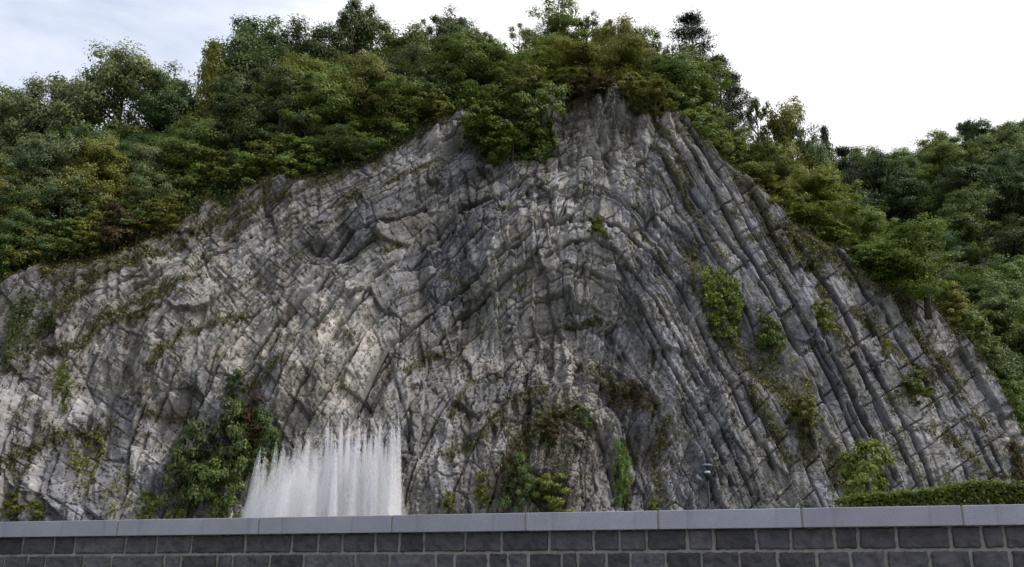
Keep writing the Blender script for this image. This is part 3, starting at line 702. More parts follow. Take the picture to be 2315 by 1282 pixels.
for px_, py_, dpt, w_, pk, cl, lab in ST:
    con = pk.startswith('pine') or pk.startswith('spire')
    if pk.startswith('broad'): w_ = w_*(1.5 if px_ < 1000 else 1.2)
    tree_top(px_, py_, edge_depth(px_)+dpt, w_, pk, cl, 'pine_tree' if con else 'broadleaf_tree', 'tree', lab, 'trees along the skyline')

# ranks of wood on the slope between the lip and the skyline
ranks = [ ('at the lip of the cliff', 1.9, 52, -70, 1960, 'bush', 115, 3.0, 'bushes along the lip of the cliff'),
          ('in the front rank of the wood', 5.0, 100, -60, 1880, 'broad', 175, 7.2, 'trees in the front rank of the wood'),
          ('in the middle rank of the wood', 8.5, 118, -30, 1850, 'broad', 190, 7.8, 'trees in the middle rank of the wood'),
          ('in the back rank of the wood', 12.0, 118, -75, 1780, 'broad', 190, 8.2, 'trees in the back rank of the wood') ]
cols_left = ['deep','dark','mid','dark','mid','dark','olive','deep','mid','pale']; cols_mid = ['dark','mid','mid','olive','mid','dark','yellow']; cols_right = ['olive','yellow','mid','bright','olive','mid']
for rname, dpt, step, x0, x1, kd, wpx, HH, grp in ranks:
    px_ = x0; n_ = 0; lst = []
    while px_ < x1:
        q = px_ + rnd.uniform(-22, 22)
        if not (kd == 'bush' and 1050 < q < 1130): lst.append(q)
        px_ += step
    for q in lst:
        Yd = edge_depth(q) + dpt + rnd.uniform(-0.8, 0.8)
        H = HH*rnd.uniform(.8, 1.2)*(0.72 if 1150 < q < 1500 else 1)*(0.7 if q > 1600 else 1)
        P0 = at(q, 400, Yd); b = float(hill_z(P0[0], Yd))
        # keep under the skyline
        lim = at(q, sky_y(q)+25, Yd)[2]; H = min(H, lim-b)
        if H < 1.6: continue
        pal = cols_left if q < 620 else cols_mid if q < 1120 else cols_right
        cl = rnd.choice(pal); 
        if kd == 'bush': cl = rnd.choice(['olive','mid','olive','dark','mid'] if q < 700 else ['olive','mid','yellow','bright','mid'])
        pk = '%s%d' % (kd, rnd.randrange(6 if kd == 'broad' else 3))
        dist = Yd*math.cos(PITCH)+(b+H-1.5)*math.sin(PITCH)
        lab = '%s %s, %s from left %s' % (KCOL[cl], 'bush' if kd == 'bush' else 'tree', (ORD+['%dth' % j for j in range(21, 60)])[n_], rname)
        W_ = wpx*dist/FPX*rnd.uniform(.95,1.3)*(0.75 if (q > 1600 and kd != 'bush') else 1)
        plant('lip_bush' if kd == 'bush' else 'broadleaf_tree', 'bush' if kd == 'bush' else 'tree', lab, (P0[0]*1.0, Yd, b-0.1), H, W_, pk, cl, grp); n_ += 1
# low growth under the wood
def under(name, fx, n, colr, size, seed, drop=0.0):
    g = np.random.default_rng(seed); x, y = fx(g, n); z = hill_z(x, y); P = np.stack([x, y, z + g.uniform(0,1,n)**2*2.2*(0.4+fbm(x/3,y/3,seed,2)+.5) - drop*g.uniform(0,1,n)], -1)
    v, f = leaf_quads(P, g.normal(size=(n,3))*0.6+[0,-.5,.7], size*g.uniform(.6,1.3,n), 0.65, g)
    tag(mesh_np(name, v, f, LEAF[colr], attrs={'var':('FACE','FLOAT',g.uniform(0,1,n)**1.5)}), kind='stuff')
def fx_near(g, n):
    x = g.uniform(-50, 42, n); return x, Yb(x, edge_z(x)) + 1.4 + g.uniform(0,1,n)**1.4*22
under('undergrowth', fx_near, 90000, 'dark', 0.26, 61)
def fx_lip(g, n):
    x = g.uniform(-50, 42, n); return x, Yb(x, edge_z(x)) + 1.05 + g.uniform(0,1,n)**1.5*3.0
under('lip_grass', fx_lip, 50000, 'grass', 0.17, 63, 2.2)
under('lip_scrub', fx_lip, 30000, 'mid', 0.16, 64, 2.5)
under('far_undergrowth', lambda g, n: (g.uniform(14, 112, n), g.uniform(79, 150, n)), 90000, 'deep', 0.5, 62)
# marked single trees in the wood
NT = [
 (550,150,4.5,105,'column0','pale','narrow pale tree with silvery leaves standing out of the dark wood left of centre'),
 (850,130,4.0,170,'broad2','olive','broad olive-yellow tree above the rock edge left of the big overhanging bush'),
 (890,180,2.5,150,'broad4','olive','lower olive tree overhanging the rock left of centre'),
 (780,290,1.5,170,'broad3','dark','dark green tree leaning low over the upper left rock edge'),
 (60,480,1.5,150,'broad1','bluish','leafy green tree at the left edge low beside the rock'),
 (320,445,1.2,70,'column1','bright','small light green tree beside the left rock rim'),
 (270,470,1.0,120,'bush0','brown','reddish brown bush on the left rock rim'),
 (1205,150,3.5,110,'broad0','yellow','yellow-green tree right above the big overhanging bush'),
 (1260,80,6,150,'broad2','yellow','yellowish tree on the summit under the highest crown'),
 (1410,90,4.5,170,'broad5','olive','large soft olive-green tree at the summit lip'),
 (1570,250,3,100,'broad1','yellow','yellow-green young tree at the foot of the tall pine'),
 (1640,290,3,80,'column1','yellow','thin young tree with yellow leaves on the right shoulder'),
 (1720,320,3,160,'broad3','bright','fresh green tree on the upper right shoulder'),
 (1850,380,4,170,'broad0','yellow','yellow-green tree on the right shoulder above the grassy ledge'),
 (1950,470,4,160,'broad5','mid','green tree at the right shoulder next to the far wooded hill'),
 (400,335,7,190,'broad2','dark','dark tree filling the wood below the dark rounded skyline tree'),
 (100,330,4,230,'broad3','deep','very dark broad tree near the left edge halfway up the wood'),
]
for px_, py_, dpt, w_, pk, cl, lab in NT:
    tree_top(px_, py_, edge_depth(px_)+dpt, w_, pk, cl, 'bush' if pk.startswith('bush') else 'broadleaf_tree', 'bush' if pk.startswith('bush') else 'tree', lab, minH=2, maxH=14)
# far wooded hill on the right, rank by rank
fr = [('lowest rank', 84, 8.5, 6.5), ('second rank up', 91, 9, 6.5), ('third rank up', 98, 9.5, 7), ('fourth rank up', 106, 10, 7.5), ('fifth rank up', 115, 10, 8), ('sixth rank up', 124, 10, 8), ('seventh rank up', 133, 9.5, 8), ('eighth rank up', 142, 9.5, 8), ('top rank', 150, 9.5, 8)]
for rname, Yd, HH, sp in fr:
    n_ = 0; x = 24 + rnd.uniform(0, 4)
    while x < Yd*0.74:
        y = Yd + rnd.uniform(-2.5,2.5); b = float(hill_z(x, y)); u_, v_ = proj(x, y, b+HH)
        if u_ > 1700 and b > 1:
            cl = rnd.choice(['bluish','mid','dark','mid','deep','bluish'] if rname != 'lowest rank' else ['deep','dark'])
            H_ = HH*rnd.uniform(.85,1.25)
            lab = '%s tree, %s from left in the %s on the far hill' % (KCOL[cl], ORD[n_], rname)
            plant('broadleaf_tree', 'tree', lab, (x, y, b-0.2), H_, HH*rnd.uniform(.9,1.2), 'broad%d' % rnd.randrange(6), cl, 'trees on the far wooded hill'); n_ += 1
        x += sp*rnd.uniform(.62,0.95)
# big yew-like tree on the right rim
for i,(px_,py_,w_,cl,lab) in enumerate([(2190,700,120,'mid','green bush below the layered tree on the right rim'),(2235,790,100,'dark','dark bush halfway down the right rim'),
        (2275,860,90,'bright','bright green bush low on the right rim'),(2300,930,80,'bright','lowest bright green bush at the right edge of the rock'),(2150,640,110,'olive','olive bush tucked under the layered tree')]):
    tree_top(px_,py_,edge_depth(px_)+0.6,w_,'bush%d'%(i%3),cl,'bush','bush',lab,minH=1.2,maxH=7)

# ------------------------------------------------------------------ shrubs and ivy on the rock face
def leafy(name, cat, label, P, size, colr, asp=0.65, nrm=(0,-0.8,0.6), jitter=0.8, group=None):
    v, f = leaf_quads(P, rg.normal(size=(len(P),3))*jitter + np.array(nrm), size*rg.uniform(.6,1.35,len(P)), asp)
    c = P.mean(0)
    o = mesh_np(name, v - c, f, LEAF[colr], attrs={'var': ('FACE','FLOAT', rg.uniform(0,1,len(f))**1.5)}); o.location = c
    return tag(o, label, cat, group)
def inpoly(poly, n):
    poly = np.array(poly, float); mn, mx_ = poly.min(0), poly.max(0); out = []
    while len(out) < n:
        q = rg.uniform(mn, mx_, (n, 2)); c = np.zeros(len(q), bool); j = len(poly)-1
        for i in range(len(poly)):
            xi, yi = poly[i]; xj, yj = poly[j]
            c ^= ((yi > q[:,1]) != (yj > q[:,1])) & (q[:,0] < (xj-xi)*(q[:,1]-yi)/(yj-yi+1e-9)+xi); j = i
        out += list(q[c])
    return np.array(out[:n])
# fast inverse for many points: the base face is smooth, so interpolate the mapping px,py -> x,z on a grid
_gu = np.arange(-200, 2520, 40.0); _gv = np.arange(140, 1240, 40.0)
_mx = np.array([[onface(u, v) for u in _gu] for v in _gv])
def onface_many(q):
    u = np.clip((q[:,0]+200)/40, 0, len(_gu)-1.01); v = np.clip((q[:,1]-140)/40, 0, len(_gv)-1.01); i = u.astype(int); j = v.astype(int); u = (u-i)[:,None]; v = (v-j)[:,None]
    M = (_mx[j,i]*(1-u)+_mx[j,i+1]*u)*(1-v)+(_mx[j+1,i]*(1-u)+_mx[j+1,i+1]*u)*v
    return np.array([surfxz(m[0], m[2]) for m in M])
def ivy(poly, n, size, colr, label, out=0.25, cat='ivy', name='ivy_patch', clump=12, stuff=True):
    q = inpoly(poly, n)
    keep = fbm(q[:,0]/clump, q[:,1]/clump, rg.integers(1000), 2) > -0.18; q = q[keep]
    P = onface_many(q); P += np.array([0,-1,0.15])*rg.uniform(0.02, out, (len(P),1)) + rg.normal(size=P.shape)*0.05
    o = leafy(name, cat, label, P, size, colr)
    if stuff: tag(o, kind='stuff')
    return o
ivy([(1575,605),(1600,600),(1660,640),(1675,700),(1672,745),(1650,770),(1615,760),(1592,700)], 4200, 0.19, 'bright', 'dense bright green ivy hanging on the right of the rock face', 0.6, stuff=False)
ivy([(135,830),(165,815),(172,880),(165,930),(150,950),(138,900)], 650, 0.17, 'yellow', 'narrow green ivy strip high on the left of the rock face', 0.3)
ivy([(140,985),(230,970),(235,1010),(215,1080),(200,1120),(180,1090),(150,1040)], 1100, 0.17, 'olive', 'ragged ivy trailing down the lower left rock', 0.3)
ivy([(265,1060),(295,1050),(300,1150),(255,1165),(240,1120)], 420, 0.16, 'olive', 'thin ivy in the cleft at the lower left', 0.3)
ivy([(1080,1075),(1100,1070),(1105,1140),(1090,1150),(1075,1120)], 420, 0.16, 'yellow', 'narrow yellow-green ivy at the foot of the central rock', 0.3)
ivy([(1110,300),(1250,290),(1262,340),(1235,365),(1190,355),(1150,345)], 2600, 0.19, 'bright', 'leafy growth hanging on the rock under the big overhanging bush', 0.5)
ivy([(1190,960),(1280,930),(1330,990),(1340,1060),(1300,1130),(1150,1130),(1120,1060)], 2600, 0.13, 'brown', 'brown scrub', 0.4, 'scrub', 'scrub_patch')
ivy([(1150,980),(1230,950),(1300,1010),(1280,1130),(1130,1140)], 1800, 0.14, 'dark', 'green scrub', 0.5, 'scrub', 'scrub_patch')
ivy([(1370,1020),(1440,980),(1520,1000),(1560,1100),(1420,1130)], 900, 0.13, 'brown', 'brown scrub', 0.3, 'scrub', 'scrub_patch')
ivy([(1720,700),(1790,800),(1840,900),(1850,1000),(1790,960),(1700,820)], 1600, 0.14, 'olive', 'olive scrub', 0.4, 'scrub', 'scrub_patch')
ivy([(1360,880),(1440,860),(1480,900),(1460,930),(1400,930)], 900, 0.14, 'brown', 'brown scrub on the ledge in the middle of the fold', 0.4, 'scrub', 'scrub_patch')
ivy([(1290,910),(1330,930),(1350,970),(1310,980)], 350, 0.15, 'bright', 'small bright green creeper at the tip of the inner fold', 0.3)
ivy([(0,690),(90,660),(130,720),(70,790),(0,830)], 1500, 0.17, 'dark', 'dark green scrub on the left edge of the rock', 0.6, 'scrub', 'scrub_patch')
ivy([(1780,520),(1870,560),(1900,600),(1840,600),(1790,560)], 900, 0.16, 'olive', 'olive grass bank on the right shoulder of the rock', 0.3, 'grass', 'grass_bank')
SH = [ # px, py (base), width px, height px, colour, label, proto
 (1160,345,200,150,'bright','big bright green bush overhanging the top of the rock just left of the summit','bush0'),
 (1085,330,170,105,'bright','left shoulder of leafy growth beside the big overhanging bush','bush1'),
 (1225,325,130,140,'mid','darker green bush against the right side of the big overhanging bush','bush2'),
 (1140,358,110,90,'bright','small bright sprig hanging below the big overhanging bush','bush2'),
 (1350,548,46,40,'yellow','small round tuft growing alone on the crest of the inner fold','bush1'),
 (430,1150,150,190,'dark','tall dark green shrub at the foot of the rock left of the fountain, left part','bush0'),
 (515,1150,150,230,'dark','dark tall shrub at the foot of the rock touching the fountain spray','bush1'),
 (490,1160,150,120,'mid','lighter green shrub low in front of the dark shrubs left of the fountain','bush2'),
 (590,1090,110,160,'dark','dark shrub partly behind the left end of the fountain spray','bush0'),
 (395,1165,110,150,'dark','dark shrub at the left side of the tall shrubs at the rock foot','bush2'),
 (1340,226,110,50,'brown','brown twiggy shrub overhanging the pale summit rocks','bush2'),
 (1425,240,100,60,'olive','olive shrub on the lip right of the pale summit rocks','bush1'),
 (1290,232,90,50,'brown','low brown twiggy bush on the very summit of the rock','bush1'),
 (1190,245,110,80,'olive','olive bush at the summit above the big overhanging bush','bush0'),
 (1480,262,120,70,'olive','olive bush on the lip left of the tall pine','bush2'),
 (570,1000,120,110,'brown','brown shrub above the left end of the fountain','bush0'),
 (545,910,50,60,'dark','small dark bush on the rock above the tall shrubs','bush2'),
 (30,1170,80,60,'olive','olive bush at the lower left corner above the wall','bush1'),
 (85,1170,50,40,'olive','tiny olive bush right of the corner bush','bush0'),
 (335,1170,60,60,'mid','small green bush just left of the tall shrubs','bush2'),
 (1180,1150,90,120,'dark','dark green shrub at the foot of the central rock','bush1'),
 (1250,1155,110,80,'olive','low olive shrub right of the dark green shrub in the centre','bush2'),
 (1020,1152,40,40,'yellow','small yellow-green bush alone on the wall line right of the fountain','bush0'),
 (1240,1010,70,60,'brown','brown bush on the rubble in the middle of the rock','bush1'),
 (1410,1120,50,130,'mid','narrow green shrub in the cleft right of centre','bush2'),
 (1480,1150,40,35,'yellow','yellow bush on the wall line left of the lamp post','bush0'),
 (1745,800,90,90,'mid','green bush in the hollow right of the bright ivy','bush1'),
 (1860,750,75,70,'olive','olive bush on the slabs right of the hollow','bush2'),
 (2060,910,90,65,'bright','bright green bush on the lower right slabs','bush0'),
 (1815,970,80,70,'olive','olive bush in the gully on the lower right','bush1'),
 (2000,810,30,40,'yellow','tiny yellow-green tuft on the right slabs','bush2'),
 (2300,1070,40,70,'brown','brownish bush at the right edge above the hedge','bush1'),
 (2085,715,235,215,'bright','large green tree with layered branches on the right rim of the rock','broad4'),
 (1640,350,60,60,'olive','olive bush at the top of the long right slab','bush0'),
]
for px_, py_, w_, h_, cl, lab, pk in SH:
    q = onface(px_, py_); a = surfxz(q[0], q[2]); dist = a[1]*math.cos(PITCH)+(a[2]-1.5)*math.sin(PITCH)
    Hm = h_*dist/FPX*1.08; Wm_ = w_*dist/FPX
    b = surfxz(a[0], a[2]); yb = min(surfxz(a[0]+dx_, a[2]+dz_)[1] for dx_ in (-0.3,0,0.3) for dz_ in (0,0.4))
    plant('broadleaf_tree' if 'tree' in lab else 'shrub', 'tree' if 'tree' in lab else 'bush', lab, (a[0], yb-0.1*Wm_, a[2]-0.15), Hm, Wm_, pk, cl)

# ------------------------------------------------------------------ stone wall in front
H_ = 0.60
Lp = np.array([-10.34*H_, 20.0*H_]); Rp = np.array([7.70*H_, 14.8*H_]); wd = (Rp-Lp); WL = np.linalg.norm(wd); wd /= WL; wnrm = np.array([wd[1], -wd[0]])  # towards camera
if wnrm[1] > 0: wnrm = -wnrm
def along(px, py):
    d = ray(px, py)   # intersect vertical plane of the wall front
    # (d.xy*t - Lp) . n = 0
    t_ = (Lp @ wnrm)/(d[:2] @ wnrm); return float((d[:2]*t_ - Lp) @ wd)
ZT = 1.5+H_; ZC = ZT - 0.30*H_
wall = empty('stone_wall', (Lp[0], Lp[1], 0)); wall.rotation_euler = (0,0,math.atan2(wd[1], wd[0]))
tag(wall, 'long low wall of dark stone blocks with smooth pale coping in front', 'wall')
# local axes: x along wall, -y towards camera
def coping_mat():
    m, nt, out = new_mat('coping_stone')
    p = N(nt, 'ShaderNodeBsdfPrincipled'); p.inputs['Roughness'].default_value = 0.6
    t = N(nt, 'ShaderNodeTexCoord'); oi = N(nt, 'ShaderNodeObjectInfo')
    n = N(nt, 'ShaderNodeTexNoise', i_Scale=1.6, i_Detail=9.0, i_Roughness=0.7); nt.links.new(t.outputs['Object'], n.inputs['Vector'])
    n2 = N(nt, 'ShaderNodeTexNoise', i_Scale=70.0, i_Detail=3.0); nt.links.new(t.outputs['Object'], n2.inputs['Vector'])
    cr = N(nt, 'ShaderNodeValToRGB'); cr.color_ramp.elements[0].position = 0.3; cr.color_ramp.elements[1].position = 0.7
    cr.color_ramp.elements[0].color = (0.235,0.24,0.285,1); cr.color_ramp.elements[1].color = (0.305,0.31,0.36,1)
    nt.links.new(n.outputs['Fac'], cr.inputs[0])
    r = N(nt, 'ShaderNodeMapRange', i_From_Min=0.3, i_From_Max=0.7, i_To_Min=0.90, i_To_Max=1.10); nt.links.new(n2.outputs['Fac'], r.inputs['Value'])
    r2 = N(nt, 'ShaderNodeMapRange', i_To_Min=0.93, i_To_Max=1.07); nt.links.new(oi.outputs['Random'], r2.inputs['Value'])
    mm = N(nt, 'ShaderNodeMath', operation='MULTIPLY'); nt.links.new(r.outputs[0], mm.inputs[0]); nt.links.new(r2.outputs[0], mm.inputs[1])
    mp = N(nt, 'ShaderNodeMapping'); mp.inputs['Scale'].default_value = (5.0, 5.0, 0.7); nt.links.new(t.outputs['Object'], mp.inputs[0])
    n3 = N(nt, 'ShaderNodeTexNoise', i_Scale=1.0, i_Detail=6.0, i_Roughness=0.6); nt.links.new(mp.outputs[0], n3.inputs['Vector'])
    r3 = N(nt, 'ShaderNodeMapRange', i_From_Min=0.56, i_From_Max=0.70, i_To_Min=1.0, i_To_Max=0.72); nt.links.new(n3.outputs['Fac'], r3.inputs['Value'])
    m3 = N(nt, 'ShaderNodeMath', operation='MULTIPLY'); nt.links.new(mm.outputs[0], m3.inputs[0]); nt.links.new(r3.outputs[0], m3.inputs[1])
    s_ = N(nt, 'ShaderNodeVectorMath', operation='SCALE'); nt.links.new(cr.outputs[0], s_.inputs[0]); nt.links.new(m3.outputs[0], s_.inputs['Scale'])
    nt.links.new(s_.outputs[0], p.inputs['Base Color'])
    b = N(nt, 'ShaderNodeBump', i_Strength=0.5, i_Distance=0.004); nt.links.new(n2.outputs['Fac'], b.inputs['Height']); nt.links.new(b.outputs[0], p.inputs['Normal'])
    nt.links.new(p.outputs[0], out.inputs[0]); return m
COP = coping_mat(); MORT = simple('mortar', (0.25,0.24,0.225), 0.95, noise=0.25, scale=14, bump=0.01); PALEM = simple('joint_mortar', (0.20,0.19,0.165), 0.9, noise=0.2, scale=20)
joints = [along(x, y) for x, y in ((265,1192),(585,1180),(885,1178),(1187,1172),(1487,1168),(1812,1165),(2175,1160))]
jl = [joints[0]-1.9*3, joints[0]-1.9*2, joints[0]-1.9] + joints + [joints[-1]+1.5, joints[-1]+3.0, joints[-1]+4.6]
for a, b in zip(jl[:-1], jl[1:]):
    m = MB(); m.box(0.009, b-a-0.009, rnd.uniform(0,0.004), 0.5, 0, ZT-ZC); o = m.build('coping_stone', COP, wall, bevel=0.006); o.location = (a, 0, ZC)
for a in jl[1:-1]:
    m = MB(); m.box(-0.0088, 0.0088, 0.008, 0.494, 0.004, ZT-ZC-0.006); o = m.build('coping_joint', PALEM, wall); o.location = (a, 0, ZC)
# masonry: every block modelled with a rough hewn face, in one mesh
def block_mat():
    m, nt, out = new_mat('dark_stone_block')
    p = N(nt, 'ShaderNodeBsdfPrincipled'); p.inputs['Roughness'].default_value = 0.8
    t = N(nt, 'ShaderNodeTexCoord'); a = N(nt, 'ShaderNodeAttribute', attribute_name='var')
    n = N(nt, 'ShaderNodeTexNoise', i_Scale=9.0, i_Detail=9.0, i_Roughness=0.72); nt.links.new(t.outputs['Object'], n.inputs['Vector'])
    cr = N(nt, 'ShaderNodeValToRGB'); cr.color_ramp.elements[0].position = 0.35; cr.color_ramp.elements[1].position = 0.72
    cr.color_ramp.elements[0].color = (0.036,0.035,0.044,1); cr.color_ramp.elements[1].color = (0.092,0.087,0.096,1)
    nt.links.new(n.outputs['Fac'], cr.inputs[0])
    r = N(nt, 'ShaderNodeMapRange', i_To_Min=0.6, i_To_Max=1.55); nt.links.new(a.outputs['Fac'], r.inputs['Value'])
    s_ = N(nt, 'ShaderNodeVectorMath', operation='SCALE'); nt.links.new(cr.outputs[0], s_.inputs[0]); nt.links.new(r.outputs[0], s_.inputs['Scale'])
    # pale lime marks
    v = N(nt, 'ShaderNodeTexNoise', i_Scale=3.4, i_Detail=8.0, i_Roughness=0.62, i_Distortion=0.4); nt.links.new(t.outputs['Object'], v.inputs['Vector'])
    rv = N(nt, 'ShaderNodeMapRange', i_From_Min=0.70, i_From_Max=0.76, i_To_Min=0.0, i_To_Max=0.8); nt.links.new(v.outputs['Fac'], rv.inputs['Value'])
    mc = N(nt, 'ShaderNodeMix', data_type='RGBA'); mc.inputs[7].default_value = (0.30,0.30,0.32,1); nt.links.new(rv.outputs[0], mc.inputs[0]); nt.links.new(s_.outputs[0], mc.inputs[6])
    nt.links.new(mc.outputs[2], p.inputs['Base Color'])
    b = N(nt, 'ShaderNodeBump', i_Strength=0.8, i_Distance=0.012); nt.links.new(n.outputs['Fac'], b.inputs['Height']); nt.links.new(b.outputs[0], p.inputs['Normal'])
    nt.links.new(p.outputs[0], out.inputs[0]); return m
BLK = block_mat()
r1 = [38,110,157,272,342,422,544,650,710,765,840,895,950,1045,1127,1237,1338,1398,1458,1552,1612,1710,1789,1888,1943,2030,2155,2226,2278]
r2 = [90,177,240,360,398,480,515,600,677,794,872,978,1020,1098,1142,1188,1265,1302,1366,1421,1502,1584,1670,1757,1847,1925,2005,2105,2200,2290]
row1 = [along(x, 1225) for x in r1]; row2 = [along(x, 1262) for x in r2]
course = 0.35*H_; bv = []; bf = []; bvar = []
zt = ZC; ri = 0; x_lo, x_hi = jl[0], jl[-1]
def roughblock(xa, xb, za, zb):
    fine = ri < 3; nx = max(4, int((xb-xa)/(0.011 if fine else 0.05))); nz_ = 18 if fine else 4; base = len(bv) and sum(len(q) for q in bv) or 0
    u = np.linspace(0,1,nx+1); w = np.linspace(0,1,nz_+1); U, Wv = np.meshgrid(u, w)
    edge = np.minimum(np.minimum(U*(xb-xa), (1-U)*(xb-xa)), np.minimum(Wv*(zb-za), (1-Wv)*(zb-za)))
    seed_ = rnd.randrange(9999)
    dep = 0.030*np.clip(edge/0.009, 0, 1)**0.7 + 0.026*fbm(U*(xb-xa)*12, Wv*(zb-za)*12, seed_, 4)*np.clip(edge/0.02,0,1) + rnd.uniform(-.004,.006)*np.clip(edge/0.02,0,1)
    xx = xa + U*(xb-xa) + 0.012*fbm(U*2, Wv*5, seed_+5, 4); zz = za + Wv*(zb-za) + 0.010*fbm(U*9*(xb-xa)/.2, Wv*3, seed_+9, 4)
    yy = 0.112 - dep
    bv.append(np.stack([xx,yy,zz],-1).reshape(-1,3))
    ii = np.arange(nz_)[:,None]*(nx+1)+np.arange(nx)[None,:]; bf.append(base + np.stack([ii,ii+1,ii+nx+2,ii+nx+1],-1).reshape(-1,4)); bvar.append(np.full(nx*nz_, rnd.random()))
while zt > -0.05:
    zb_ = zt - course
    xs_ = list(row1 if ri == 0 else row2 if ri == 1 else [])
    if not xs_: xs_ = [x_lo+0.3]
    while xs_[0] > x_lo+0.3: xs_.insert(0, xs_[0]-rnd.uniform(.22,.5))
    while xs_[-1] < x_hi-0.3: xs_.append(xs_[-1]+rnd.uniform(.22,.5))
    for a, b in zip(xs_[:-1], xs_[1:]):
        g_ = rnd.uniform(0.009, 0.014); roughblock(a+g_, b-g_, zb_+ (g_), zt-(g_ if ri else 0.004))
    zt = zb_; ri += 1
tag(mesh_np('masonry', np.concatenate(bv), np.concatenate(bf), BLK, wall, attrs={'var':('FACE','FLOAT',np.concatenate(bvar))}))
m = MB(); m.box(x_lo, x_hi, 0.106, 0.45, -0.3, ZC-0.002); m.build('mortar_core', MORT, wall)
pav = simple('paving', (0.16,0.155,0.15), 0.9, noise=0.3, scale=3, bump=0.01)
tag(mesh_np('pavement', [(-30,-12,0.004),(30,-12,0.004),(30,8.2,0.004),(-30,8.2,0.004)], [(0,1,2,3)], pav), kind='structure')

# ------------------------------------------------------------------ hedge, small tree, lamp post
def hedge():
    a = at(1905,1128,13.5); b = at(2500,1098,12.6); r = empty('hedge', (0,0,0)); tag(r, 'clipped bright green hedge running behind the right end of the wall', 'hedge')
    n = 30000; u = rg.uniform(0,1,n)**0.9; x = a[0]+(b[0]-a[0])*u; pxx = 1905+u*600
    hx = [1905,1990,2010,2060,2110,2150,2200,2240,2315,2500]; hy = [1130,1124,1118,1115,1113,1107,1098,1096,1099,1102]
    topz = np.interp(pxx, hx, [at(p_, q_, a[1]+(b[1]-a[1])*(p_-1905)/595)[2] for p_, q_ in zip(hx, hy)]) - 0.02 + 0.05*fbm(x*1.5, x*0, 3, 3)
    y = a[1]+(b[1]-a[1])*u; hh = rg.uniform(0,1,n); surf_ = rg.uniform(0,1,n) < 0.35
    z = np.where(surf_, topz + rg.normal(size=n)*0.025, topz*(1-0.45*hh**1.5)); yo = np.where(surf_, rg.uniform(-.4,.4,n), -0.4 + np.abs(rg.normal(size=n))*0.10)
    yo += 0.05*fbm(x*2, z*2, 8, 3)
    P = np.stack([x, y+yo, z], -1); nr = np.where(surf_[:,None], [0,-.2,1.0], [0,-1,.5]) + 0.6*rg.normal(size=(n,3))
    v, f = leaf_quads(P, nr, 0.055*rg.uniform(.7,1.4,n), 0.6); mesh_np('foliage', v, f, LEAF['bright'], r, attrs={'var':('FACE','FLOAT',rg.uniform(0,1,n)**1.5)})
    m = MB(); k_ = 40
    for i in range(k_):
        u_ = (i+.5)/k_; xx = a[0]+(b[0]-a[0])*u_; yy = a[1]+(b[1]-a[1])*u_; m.tube([(xx,yy,0),(xx+.05,yy,1.0),(xx-.06,yy+.05,2.0)], [.035,.028,.008], 5)
    m.build('stems', BARK, r)
hedge()
P = at(1958, 978, 22.0)
plant('young_tree', 'tree', 'small light green young tree standing alone above the left end of the hedge', (P[0], 22.0, 0), P[2]*1.04, 2.1, 'sapling0', 'yellow')
PROTO_s = None

metal = simple('dark_metal', (0.008,0.008,0.009), 0.7, 0.0); steel = simple('grey_reflector', (0.09,0.105,0.14), 0.6, 0.0); glass = simple('lamp_glass', (0.75,0.75,0.72), 0.3)
teal = simple('floodlight_paint', (0.10,0.15,0.15), 0.6)
Yl = 38.0; Lt = at(1598, 1048, Yl); lamp = empty('street_lamp', (Lt[0], Yl, 0)); h = Lt[2]
tag(lamp, 'slim black lamp post with a shallow disc reflector in front of the rock', 'street lamp')
m = MB(); m.tube([(0,0,0),(0,0,0.9),(0,0,0.95),(0,0,h-0.55)], [0.11,0.10,0.05,0.04], 12); m.build('pole', metal, lamp, smooth=True)
m = MB(); m.lathe([(0.0,h),(0.10,h-0.012),(0.20,h-0.05),(0.25,h-0.10),(0.24,h-0.105),(0.12,h-0.07),(0.0,h-0.06)], 28); m.build('reflector_disc', steel, lamp, smooth=True)
m = MB(); m.lathe([(0.0,h-0.62),(0.09,h-0.60),(0.13,h-0.42),(0.12,h-0.38),(0.0,h-0.37)], 20); m.build('lamp_housing', metal, lamp, smooth=True)
m = MB(); m.lathe([(0.0,h-0.366),(0.115,h-0.37),(0.10,h-0.29),(0.0,h-0.27)], 20); m.build('lamp_glass', glass, lamp, smooth=True)
for sgn in (-1, 1):
    m = MB(); m.tube([(sgn*0.10,0,h-0.45),(sgn*0.17,0,h-0.28),(sgn*0.225,0,h-0.098)], [0.010,0.009,0.008], 6); m.build('strut', metal, lamp)
m = MB(); m.tube([(0,0,h-0.50),(-0.20,0,h-0.40),(-0.44,-0.02,h-0.47)], [0.018,0.016,0.016], 6); m.build('side_arm', metal, lamp)
m = MB(); m.tube([(-0.42,-0.02,h-0.44),(-0.40,-0.10,h-0.56),(-0.34,-0.20,h-0.66)], [0.05,0.085,0.10], 10); fl = m.build('floodlight', teal, lamp, smooth=True)

